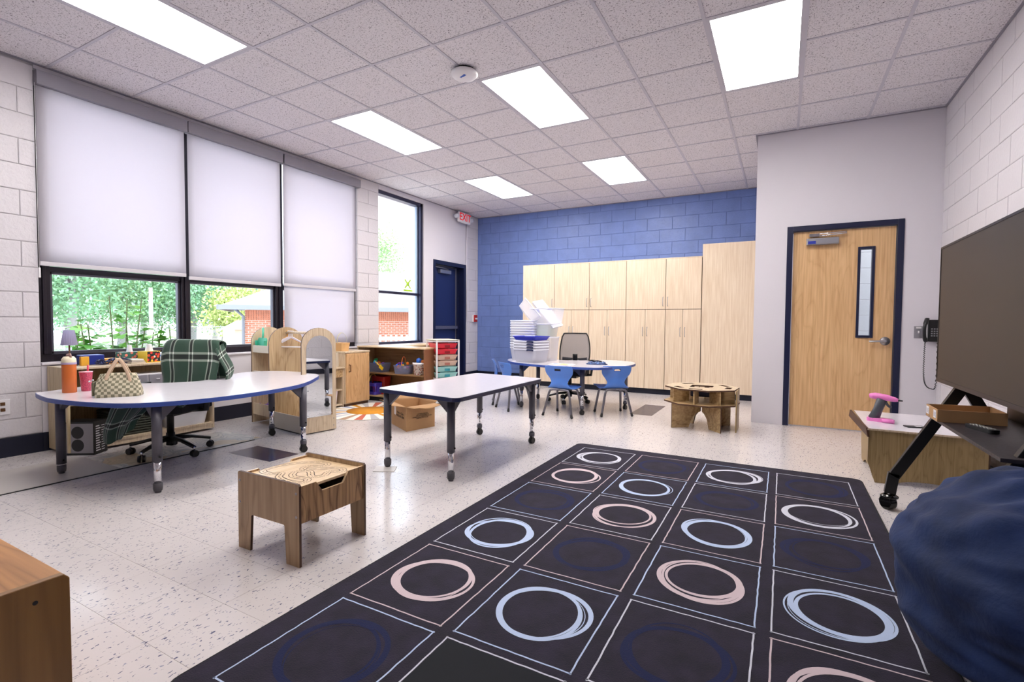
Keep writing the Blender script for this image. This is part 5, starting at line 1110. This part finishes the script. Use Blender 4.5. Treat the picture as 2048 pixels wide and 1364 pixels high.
t1 = thing('worksheet', 'white worksheet with a yellow patch flat on the far kidney table', 'paper', (2.42, 3.22, FZ), .1); BX('sheet', (-.16, .16, -.11, .11, 0, .0015), M_WHITEP, t1); BX('yellow_patch', (-.03, .07, -.05, .05, .0015, .002), mat('yellow_print', 'f0d848', .6), t1); BX('blue_patch', (-.12, -.06, -.02, .05, .0015, .002), mat('blue_print', '90a8d8', .6), t1)
t1 = thing('fabric_pouch', 'dark blue patterned fabric pouch on the far kidney table', 'pouch', (2.78, 3.45, FZ), .1); MB().grid(lambda i, j: ((.13 + .012 * math.sin(j * 2)) * math.cos(2 * PI * i / 20) * (1 - .35 * (j / 5) ** 2), .07 * math.sin(2 * PI * i / 20) * (1 - .6 * (j / 5) ** 2), .034 * j / 5 + .006 * math.sin(i * 1.7) * (j / 5)), 20, 6, closed=True).add([(0.085 * math.cos(2 * PI * i / 20), .028 * math.sin(2 * PI * i / 20), .034) for i in range(20)], [tuple(range(20))]).build('pouch_body', blotch('pouch_print', '1c3568', ['3f68a8', '16244e', '7a9cc8'], 60), t1); MB().tube([(-.05, 0, .035), (.0, .03, .045), (.06, .01, .038)], .006).build('strap', M_BLACK, t1)
tag(BX('notebook', (1.0, 1.0, 0, 0, 0, 0), M_BLACK), None, None) if False else None

# ------------------------------------------------------------------ screen on wheeled stand
t = thing('display_screen', 'large dark flat screen on the wheeled stand', 'screen', (5.63, 1.52, .752), 0)
SL, SH = 1.46, .82
BX('casing', (.004, .06, -SL, 0, 0, SH), mat('black_casing', '0a0a0c', .4), t, .004)
MB().box(-.004, .006, -SL, 0, SH - .012, SH).box(-.004, .006, -SL, 0, 0, .022).box(-.004, .006, -.010, 0, .022, SH - .012).box(-.004, .006, -SL, -SL + .010, .022, SH - .012).build('bezel', mat('graphite_bezel', '24222a', .35, metal=.5), t)
BX('screen_panel', (-.0015, .004, -SL + .010, -.010, .022, SH - .012), mat('matt_screen_glass', '2a221b', .45, spec=.5), t)
t = thing('screen_stand', 'black wheeled stand with A-shaped legs and a shelf under the screen', 'stand', (5.66, .80, 0))
M_STB = mat('black_stand_metal', '0e0e12', .35, metal=.3)
def bar(mb, a, b, w1=.028, w2=.018):
    a, b = Vector(a), Vector(b); d = (b - a); L_ = d.length / 2; d.normalize(); s = Vector((0, 1, 0)); n = d.cross(s).normalized(); mb.obox((a + b) / 2, d * L_, s * w2, n * w1); return mb
for yy in (.42, -.68):
    l = MB(); ap = Vector((.03, yy, .77)); bend = Vector((-.275, yy, .20)); bar(l, bend, ap); bar(l, Vector((-.292, yy, .095)), bend + Vector((-.0, 0, .02))); l.build('front_leg', M_STB, t, .003)
    l2 = MB(); bar(l2, ap, Vector((.30, yy, .25))); bar(l2, Vector((.31, yy, .095)), Vector((.30, yy, .27))); l2.build('rear_leg', M_STB, t, .003)
    for xx in (-.292, .31):
        w_ = MB().cyl((xx - .024, yy - .016, .042), (xx + .012, yy + .010, .042), .042, .042, 24).box(xx - .018, xx + .018, yy - .018, yy + .018, .06, .085); w_.lathe([(.02, 0), (.045, .0), (.046, .01), (.03, .02)], (xx, yy, .07), 16); w_.build('caster', mat('glossy_black', '050505', .12), t, .003)
        MB().cyl((xx, yy, .083), (xx, yy, .1), .012).build('stem', M_CHROME, t)
BX('shelf', (-.15, .20, -.74, .36, .586, .602), mat('dark_wood_grain_shelf', '2c262b', .4, bump=.3, bscale=60), t, .002); BX('shelf_back', (.19, .21, -.74, .36, .602, .70), M_STB, t)
MB().box(.04, .10, -.78, .40, .74, .80).box(.02, .09, -.30, -.22, .75, 1.3).box(.02, .09, -.02, .06, .75, 1.3).build('crossbar', M_STB, t)
tag(MB().tube(cr([(5.75, 1.05, .80), (5.80, .9, .74), (5.86, .7, .68), (5.92, .4, .655), (5.98, 0, .66)], 8, False), .010, 8).build('power_cord', M_BLACK), 'black power cord looping down behind the screen', 'cord')
# long flat cardboard tray on the shelf
t = thing('flat_cardboard_box', 'open flat cardboard box with white labels on the stand shelf', 'box', (5.60, 1.02, .603), -.0)
bx = [Vector((-.11, .03, 0)), Vector((-.11, -.19, 0)), Vector((.165, -.16, 0)), Vector((.17, .09, 0))]
mb = MB(); hh = .062
for i in range(4):
    a, b = bx[i], bx[(i + 1) % 4]; nn = (b - a).normalized().cross(Vector((0, 0, 1))) * .005
    if nn.dot((a + b) / 2 - Vector((.03, -.05, 0))) < 0: nn = -nn
    mb.add([a, b, b - nn, a - nn] + [p + Vector((0, 0, hh)) for p in (a, b, b - nn, a - nn)], [(0, 1, 5, 4), (2, 3, 7, 6), (4, 5, 6, 7), (0, 4, 7, 3), (1, 2, 6, 5)])
mb.add([p + Vector((0, 0, .004)) for p in bx], [(0, 1, 2, 3)]); mb.build('carton', M_CARD, t)
d = (bx[1] - bx[0]).normalized()
for s, w_ in ((.16, .026), (.80, .024)): p = bx[0].lerp(bx[1], s); MB().obox(p + Vector((-.001, 0, .034)), d * w_, (.0008, 0, 0), (0, 0, .02)).build('label', M_WHITEP, t); mb2 = MB(); [mb2.obox(p + Vector((-.0021, 0, .024 + .006 * q)), d * w_ * .7, (.0003, 0, 0), (0, 0, .001)) for q in range(4)]; mb2.build('label_print', mat('label_ink', '7a7c98', .6), t)
MB().lathe([(0, 0), (.006, 0)], (-.1165, -.07, .012), 10, 'x').build('finger_hole', M_BLACK, t)
t = thing('remote_control', 'black remote control with white buttons on the stand shelf', 'remote', (5.62, .67, .603), -1.25)
MB().prism(rrect(-.085, .085, -.022, .022, .014), 0, .018).build('body', M_BLACK, t, .004); q = MB(); [q.box(-.06 + .022 * i, -.05 + .022 * i, -.014 + .012 * j, -.007 + .012 * j, .018, .0195) for i in range(6) for j in range(3)]; q.build('buttons', mat('button_grey', 'b8b8b4', .5), t)

# ------------------------------------------------------------------ wooden table right with glue gun
t = thing('wide_play_table', 'low plywood table with pale top and arched side by the right wall', 'table', (5.33, 1.80, 0), 0)
TH = .378
MB().prism([(-.01, -.03), (.47, -.035), (.66, .02), (.72, .10), (.70, .80), (-.0, .80)], TH - .012, TH, edge=1).build('tabletop', [M_LAMW, M_BIRCHL], t)
MB().add([(-.012, -.03, TH + .002), (-.024, .80, TH + .002), (-.03, .80, TH - .05), (-.002, -.03, TH - .06), (0, -.03, TH - .01), (-.012, .80, TH - .01)], [(0, 1, 2, 3)]).build('edge_flange', M_EDGE, t, solid=.012)
o = [(.0, .28)] ; 
pr_ = [(0, TH - .012), (0, .14), (.045, .0), (.16, .0)] + [(.16 + .17 - .17 * math.cos(a), .035 * math.sin(a)) for a in [PI * i / 10 for i in range(0, 11)]] + [(.64, 0), (.64, TH - .012)]
MB().prism(pr_, 0, .014, M=lambda v: Vector((v.x + .0, -.012 + .014 - v.z + v.x * .05, v.y)), edge=1).build('arched_panel', [M_OLIVE, M_EDGE], t)
MB().prism([(0, TH - .012), (0, .14), (.05, 0), (.15, 0), (.25, .04), (.5, .04), (.6, 0), (.7, 0), (.75, .14), (.75, TH - .012)], 0, .014, M=lambda v: Vector((.05 + v.z, v.x, v.y)), edge=1).build('side_panel', [M_OLIVE, M_EDGE], t)
MB().prism([(0, TH - .012), (0, 0), (.12, 0), (.25, .06), (.5, .06), (.62, 0), (.70, 0), (.70, TH - .012)], 0, .014, M=lambda v: Vector((.64 + v.z, v.x + .04, v.y)), edge=1).build('side_panel', [M_OLIVE, M_EDGE], t)
t = thing('glue_gun', 'pink and grey cordless glue gun standing on the low table', 'tool', (5.425, 2.12, TH), -.35); t.scale = (1.2, 1.2, 1.25); M_PK = mat('pink_tool_plastic', 'e87fc4', .35); M_GR = mat('grey_tool_plastic', '4d5058', .45)
MB().prism(rrect(-.055, .075, -.028, .028, .02), 0, .02).build('stand_foot', M_PK, t, .006); MB().tube([(-.02, 0, .015), (.0, 0, .07), (.02, 0, .135)], [(.026, .032), (.022, .026), (.023, .03)], 10).build('grip', M_GR, t)
MB().tube([(-.045, 0, .148), (-.02, 0, .15), (.04, 0, .145), (.085, 0, .138), (.10, 0, .136)], [(.015, .012), (.017, .021), (.017, .02), (.012, .014), (.008, .008)], 12).build('barrel', M_PK, t); MB().cyl((.10, 0, .136), (.122, 0, .135), .006, .003).build('nozzle', M_BLACK, t)
MB().tube(cr([(.035, 0, .125), (.05, 0, .10), (.066, 0, .09)], 4, False), [(.006, .008)] * 9, 8).build('trigger', M_GR, t); MB().cyl((.03, -.03, .012), (.09, -.035, .012), .012).build('glue_pad', M_PK, t)
t = thing('smartphone', 'small dark phone lying on the low plywood table', 'phone', (5.62, 1.98, TH), .3); BX('body', (-.06, .06, -.03, .03, 0, .008), M_BLACK, t, .003); BX('label', (.0, .04, -.02, .01, .008, .0085), M_WHITEP, t)

# ------------------------------------------------------------------ bean bag
t = thing('bean_bag', 'big dark blue plush bean bag beside the screen stand', 'bean bag', (5.60, -.43, 0), 0); t.scale = (.97, .97, 1.09)
from mathutils import noise
def bb(i, j):
    nu_, nv_ = 96, 64; a = 2 * PI * i / nu_; ph = PI * j / (nv_ - 1); v = -math.cos(ph)
    r = .49 * (1 - abs(v) ** (2.1 if v > 0 else 3.4)) ** (1 / 2.1) if 0 < ph < PI else 0.0
    x, y = r * math.cos(a) * 1.02, r * math.sin(a) * 1.05; z = .325 + .325 * v * (1 - .12 * abs(v))
    if v < -.72: z = max(z, .012)
    p = Vector((x, y, z)); 
    f = noise.noise(Vector((x * 3.2 + 1.1 * z, y * 3.2, z * 8.5 + 1.4 * x))) * .030 + abs(noise.noise(Vector((x * 5, y * 5 + 3, z * 16 + 2 * y)))) * -.034 + .008 * math.sin(a * 14 + z * 9) * max(0, v) ** 2
    f += .012 * noise.noise(Vector((x * 14, y * 14, z * 20)))
    d = Vector((x, y, (z - .3) * 1.2)).normalized() if r > .01 else Vector((0, 0, 1 if v > 0 else 0)); q = p + d * f * (1.0 if z > .05 else .2); return (q.x, q.y, max(q.z, .009))
mb = MB(); mb.grid(bb, 96, 64, closed=True); mb.build('plush_cover', mat('navy_plush', '0a2450', .85, bump=.5, bscale=60, var=.35, vscale=7, sheen=.04), t, sub=1)

# ------------------------------------------------------------------ near wooden shelf at the left bottom
t = thing('near_wooden_shelf', 'corner of a honey coloured wooden shelf unit cut by the frame', 'shelf', (2.2, -2.10, 0), 0)
M_HONEY = wood('honey_birch', 'c48c52', '8a5a2c', 0, .7, .45, .8); M_HONEYV = wood('honey_birch_end_shaded', '8e6636', '684420', 2, .7, .4, 1.1)  # end wood toned darker to paint in the shade at this corner
NH = .45
MB().box(0, .985, .0, .222, NH - .02, NH - .004).build('top_board', M_HONEY, t, .002)
MB().prism([(-.10, .0), (.228, .0), (.228, NH - .012), (.216, NH + .002), (-.10, NH + .002)], 0, .02, M=lambda v: Vector((.985 + v.z, v.x, v.y))).build('end_panel', M_HONEYV, t, .003)
BX('back_panel', (0, .985, .208, .222, .02, NH - .02), M_HONEY, t); BX('bottom_board', (0, .985, -.09, .21, .03, .048), M_HONEY, t); BX('end_panel', (-.02, 0, -.1, .228, 0, NH), M_HONEYV, t, .003)
MB().lathe([(0, .0205), (.0055, .0205)], (.985, .16, NH - .045), 12, 'x').build('screw_hole', M_BLACK, t)

# ------------------------------------------------------------------ outdoors
GZ = -.55
M_GRASS = mat('pale_sunlit_ground', 'c9cdb4', .9, var=.12, vscale=.5)
BX('ground_outside', (-70, XW - .35, -30, 60, GZ - .3, GZ), M_GRASS, kind='structure')
BX('pavement_outside', (-14, XW - .36, -30, 60, GZ, GZ + .02), mat('pale_concrete', 'd5d0c8', .9), kind='structure')
M_LEAF = [mat('leaf_%d' % i, c, .6, var=.25, vscale=.6, world=True) for i, c in enumerate(('8db384', '7faa88', '9dbd84', 'bccb7e'))]
M_BARK = mat('grey_bark', 'a09aa0', .9, bump=.8, bscale=20)
def tree(x, y, h, rad, mi, seed, label, n=2600, trunk=.22, base=.30, leaf=.10):
    r = random.Random(seed); t = thing('broadleaf_tree', label, 'tree', (x, y, GZ), 0, 'trees beyond the fence')
    tr = MB(); tr.tube(cr([(0, 0, -.05), (.1, .05, h * .25), (-.05, .1, h * .5), (.05, 0, h * .8)], 5, False), [trunk * (1 - .05 * i) for i in range(16)], 10)
    cl = []
    for k in range(10):
        a = r.uniform(0, 2 * PI); z0 = h * r.uniform(.25, .6); e = Vector((math.cos(a) * rad * .75, math.sin(a) * rad * .75, z0 + h * r.uniform(.12, .35)))
        tr.tube(cr([(0, 0, z0), (e.x * .4, e.y * .4, z0 + (e.z - z0) * .6), tuple(e)], 4, False), [trunk * .4 * (1 - .1 * i) for i in range(9)], 6); cl.append(e)
    tr.build('trunk', M_BARK, t)
    for k in range(26):
        a, q = r.uniform(0, 2 * PI), r.uniform(0, 1) ** .5; z = h * r.uniform(base, .95); rr = rad * (1 - ((z / h - .6) / .55) ** 2) ** .5 if abs(z / h - .6) < .55 else rad * .3
        cl.append(Vector((math.cos(a) * q * rr, math.sin(a) * q * rr, z)))
    vs, fs = [], []
    for k in range(n):
        c = cl[r.randrange(len(cl))]; s = rad * .30; p = c + Vector((r.gauss(0, s), r.gauss(0, s), r.gauss(0, s * .8)))
        if p.z < h * .12: continue
        u = Vector((r.gauss(0, 1), r.gauss(0, 1), r.gauss(0, 1))).normalized(); w_ = u.orthogonal().normalized(); l = leaf * r.uniform(.6, 1.3); o_ = len(vs)
        vs += [p - u * l, p + w_ * l * .5, p + u * l, p - w_ * l * .5]; fs.append((o_, o_ + 1, o_ + 2, o_ + 3))
    MB().add(vs, fs, False).build('foliage', M_LEAF[mi], t)
TL = [(-25, 8.3, 7.5, 2.6, 1, 'big tree with forked bare trunk left in the window view'), (-30, 12.5, 6.5, 2.6, 0, 'round green tree behind the fence in mid window view'), (-28, 15.5, 6.2, 2.4, 1, 'dark green tree behind the fence by the white pole'), (-33, 9.0, 8.6, 3.4, 0, 'tall pale green tree behind the forked tree'),
      (-34, 15.5, 7.5, 3.2, 2, 'soft green tree right of the forked tree, further away'), (-32, 20, 7.0, 3.0, 1, 'bluish green tree in the middle shade window'), (-24, 16.4, 3.7, 1.6, 3, 'bright yellow green tree left of the brick building'), (-40, 24, 9.5, 4.0, 3, 'tall yellowish tree rising behind the brick building roof'),
      (-24, 26.5, 8.6, 2.4, 2, 'green tree behind the roof in the tall bare window'), (-27, 5.8, 8.0, 2.8, 0, 'tree at the left jamb of the window view'), (-36, 12, 7.2, 3.4, 1, 'farthest hazy tree between two nearer trunks')]
for k, (x, y, h, rd, mi, lb) in enumerate(TL): tree(x, y, h, rd, mi, k + 3, lb, n=14000 if k in (0, 3) else 10000)
# chain link fence
t = thing('chain_link_fence', 'grey chain link fence across the field behind the window', 'fence', (-20, 5, GZ))
for k in range(13): MB().cyl((0, k * 1.3, 0), (0, k * 1.3, 1.35), .03, n=8).build('post', mat('galvanised', 'a4a9ae', .5, metal=.4), t)
wr = MB(); 
for k in range(120):
    y = k * .13
    for s in (1, -1):
        y1 = y + s * 1.3
        if 0 <= y1 <= 15.6: wr.add([(0, y, .02), (0, y + .012, .02), (0, y1 + .012, 1.3), (0, y1, 1.3)], [(0, 1, 2, 3)])
wr.tube([(0, 0, 1.33), (0, 15.6, 1.33)], .02, 6); wr.build('wire_mesh', MATS['galvanised'], t, kind='stuff')
t = thing('white_pole', 'white utility pole standing in front of the fence', 'pole', (-17, 7.95, GZ)); MB().cyl((0, 0, 0), (0, 0, 2.9), .085, .06, 12).build('shaft', M_WHITEP, t); MB().lathe([(.1, 0), (.11, .05), (.07, .08)], n=12).build('foot', M_STEEL, t)
# brick building across the yard
def brick_mat():
    m, t, b, o = simple_nodes('orange_brickwork'); tc = N(t, 'ShaderNodeTexCoord'); sp = N(t, 'ShaderNodeSeparateXYZ'); t.links.new(tc.outputs['Object'], sp.inputs[0]); cb = N(t, 'ShaderNodeCombineXYZ'); ad = N(t, 'ShaderNodeMath', operation='ADD'); t.links.new(sp.outputs[0], ad.inputs[0]); t.links.new(sp.outputs[1], ad.inputs[1]); t.links.new(ad.outputs[0], cb.inputs[0]); t.links.new(sp.outputs[2], cb.inputs[1])
    k = N(t, 'ShaderNodeTexBrick'); k.inputs['Scale'].default_value = 1; k.inputs['Brick Width'].default_value = .22; k.inputs['Row Height'].default_value = .075; k.inputs['Mortar Size'].default_value = .007; k.inputs[1].default_value = lin('b0694f'); k.inputs[2].default_value = lin('c07d62'); k.inputs[3].default_value = lin('d8cdc4')
    t.links.new(cb.outputs[0], k.inputs['Vector']); t.links.new(k.outputs[0], b.inputs['Base Color']); b.inputs['Roughness'].default_value = .9; bp = N(t, 'ShaderNodeBump'); bp.inputs['Strength'].default_value = .5; bp.inputs['Distance'].default_value = .01; t.links.new(k.outputs[1], bp.inputs['Height']); bp.invert = True; t.links.new(bp.outputs[0], b.inputs['Normal']); return m
M_BRK = brick_mat()
t = thing('brick_building', 'single storey orange brick building with wide grey roof across the yard', 'building', (-12, 8.55, GZ), -.63)
BX('wall', (-6, 0, 0, 16, 0, 2.12), M_BRK, t)
mb = MB()
for k in range(200): mb.box(0, .018, .05 + k * .079, .05 + k * .079 + .068, 1.66, 2.1)
mb.build('soldier_course', mat('brick_soldiers', 'b8745a', .9, var=.15, vscale=8), t, kind='stuff')
mb = MB(); e = .75; z0, z1 = 2.14, 3.9
mb.add([(e, -e, z0), (e, 16 + e, z0), (-6 - e, 16 + e, z0), (-6 - e, -e, z0), (-3, 3.0, z1), (-3, 13, z1)], [(0, 1, 5, 4), (1, 2, 5), (2, 3, 4, 5), (3, 0, 4), (3, 2, 1, 0)]).build('roof', mat('pale_shingles', '7c7a7e', .9, var=.1, vscale=20), t)
MB().box(e - .02, e + .06, -e, 16 + e, z0 - .12, z0 + .04).box(-6, e, -e - .05, -e + .02, z0 - .12, z0 + .04).build('gutter', mat('grey_gutter', '757a84', .5), t); BX('soffit', (-6, e, -e, 16 + e, z0 - .03, z0 - .01), mat('soffit_blue_grey', '4c5880', .7), t)
MB().tube([(.1, -.3, 2.05), (.05, -.05, 1.8), (.05, -.05, 0)], .05, 8).build('downspout', MATS['grey_gutter'], t)
t = thing('white_fence', 'white picket fence in front of the brick building', 'fence', (-11.0, 8.2, GZ), -.63)
for k in range(60): MB().box(0, .03, k * .2, k * .2 + .07, .05, 1.15).build('picket', mat('white_fence_paint', 'eceaea', .6), t) if k == 0 else link(children(t)[0].data, 'picket', t, (0, k * .2, 0))
BX('rail', (.03, .06, 0, 12, .95, 1.05), MATS['white_fence_paint'], t); BX('rail', (.03, .06, 0, 12, .25, .33), MATS['white_fence_paint'], t)
t = thing('small_shed', 'small pale shed far off by the fence', 'shed', (-19, 12.6, GZ)); BX('wall', (-1, 0, 0, 1.6, 0, 1.2), mat('shed_cream', 'd8c8b8', .8), t); MB().prism([(-.1, 1.2), (1.7, 1.2), (.8, 1.65)], -1.1, .1, M=lambda v: Vector((v.z, v.x, v.y))).build('roof', mat('shed_roof', 'b8b4bc', .8), t)
# leafy saplings just outside the window
lm = MB(); o_ = [(0, 0), (.012, .02), (.035, .035), (.03, .06), (.012, .07), (0, .10), (-.012, .07), (-.03, .06), (-.035, .035), (-.012, .02)]
lm.add([(x, y, .006 * math.cos(x * 60) - .2 * y * y) for x, y in o_] + [(0, .05, .006)], [(i, (i + 1) % 10, 10) for i in range(10)]); leaf_mes = []
for c in ('6cae36', '86c244', '559a2e'): leaf_mes.append(lm.mesh('leaf', mat('sapling_leaf_' + c, c, .5)))
def sapling(x, y, h, seed, label, nl=44):
    r = random.Random(seed); t = thing('leafy_sapling', label, 'plant', (x, y, GZ), 0, 'saplings outside the big window')
    for s in range(4):
        dx, dy = r.uniform(-.10, .10), r.uniform(-.28, .28); hh = h * r.uniform(.8, 1.05); st = cr([(0, 0, 0), (dx * .4, dy * .5, hh * .5), (dx, dy, hh)], 8, False); MB().tube(st, .006, 6).build('stem', mat('green_stem', '6e7a4a', .7), t)
        for k in range(nl // 4):
            p = st[int(len(st) * r.uniform(.72, 1)) - 1]; a = r.uniform(0, 2 * PI); sc = r.uniform(1.1, 1.9)
            o = link(leaf_mes[r.randrange(3)], 'leaf', t, (p.x + .02 * math.cos(a), p.y + .05 * math.sin(a) * 1.5, p.z + r.uniform(-.08, .04)), (r.uniform(-.5, .5), r.uniform(-.3, .3), a), (sc, sc, sc))
sapling(-1.35, -.32, 1.66, 1, 'leafy sapling behind the lamp at the left end of window', 64); sapling(-1.30, .05, 1.62, 2, 'leafy sapling behind the cables, left of window middle', 64); sapling(-1.5, .42, 1.70, 3, 'tall sapling behind the tissue boxes outside the window', 60); sapling(-1.35, .80, 1.64, 4, 'sapling partly hidden behind the plaid covered chair', 60); sapling(-1.4, .22, 1.86, 8, 'thin tall sapling before the white pole', 32)
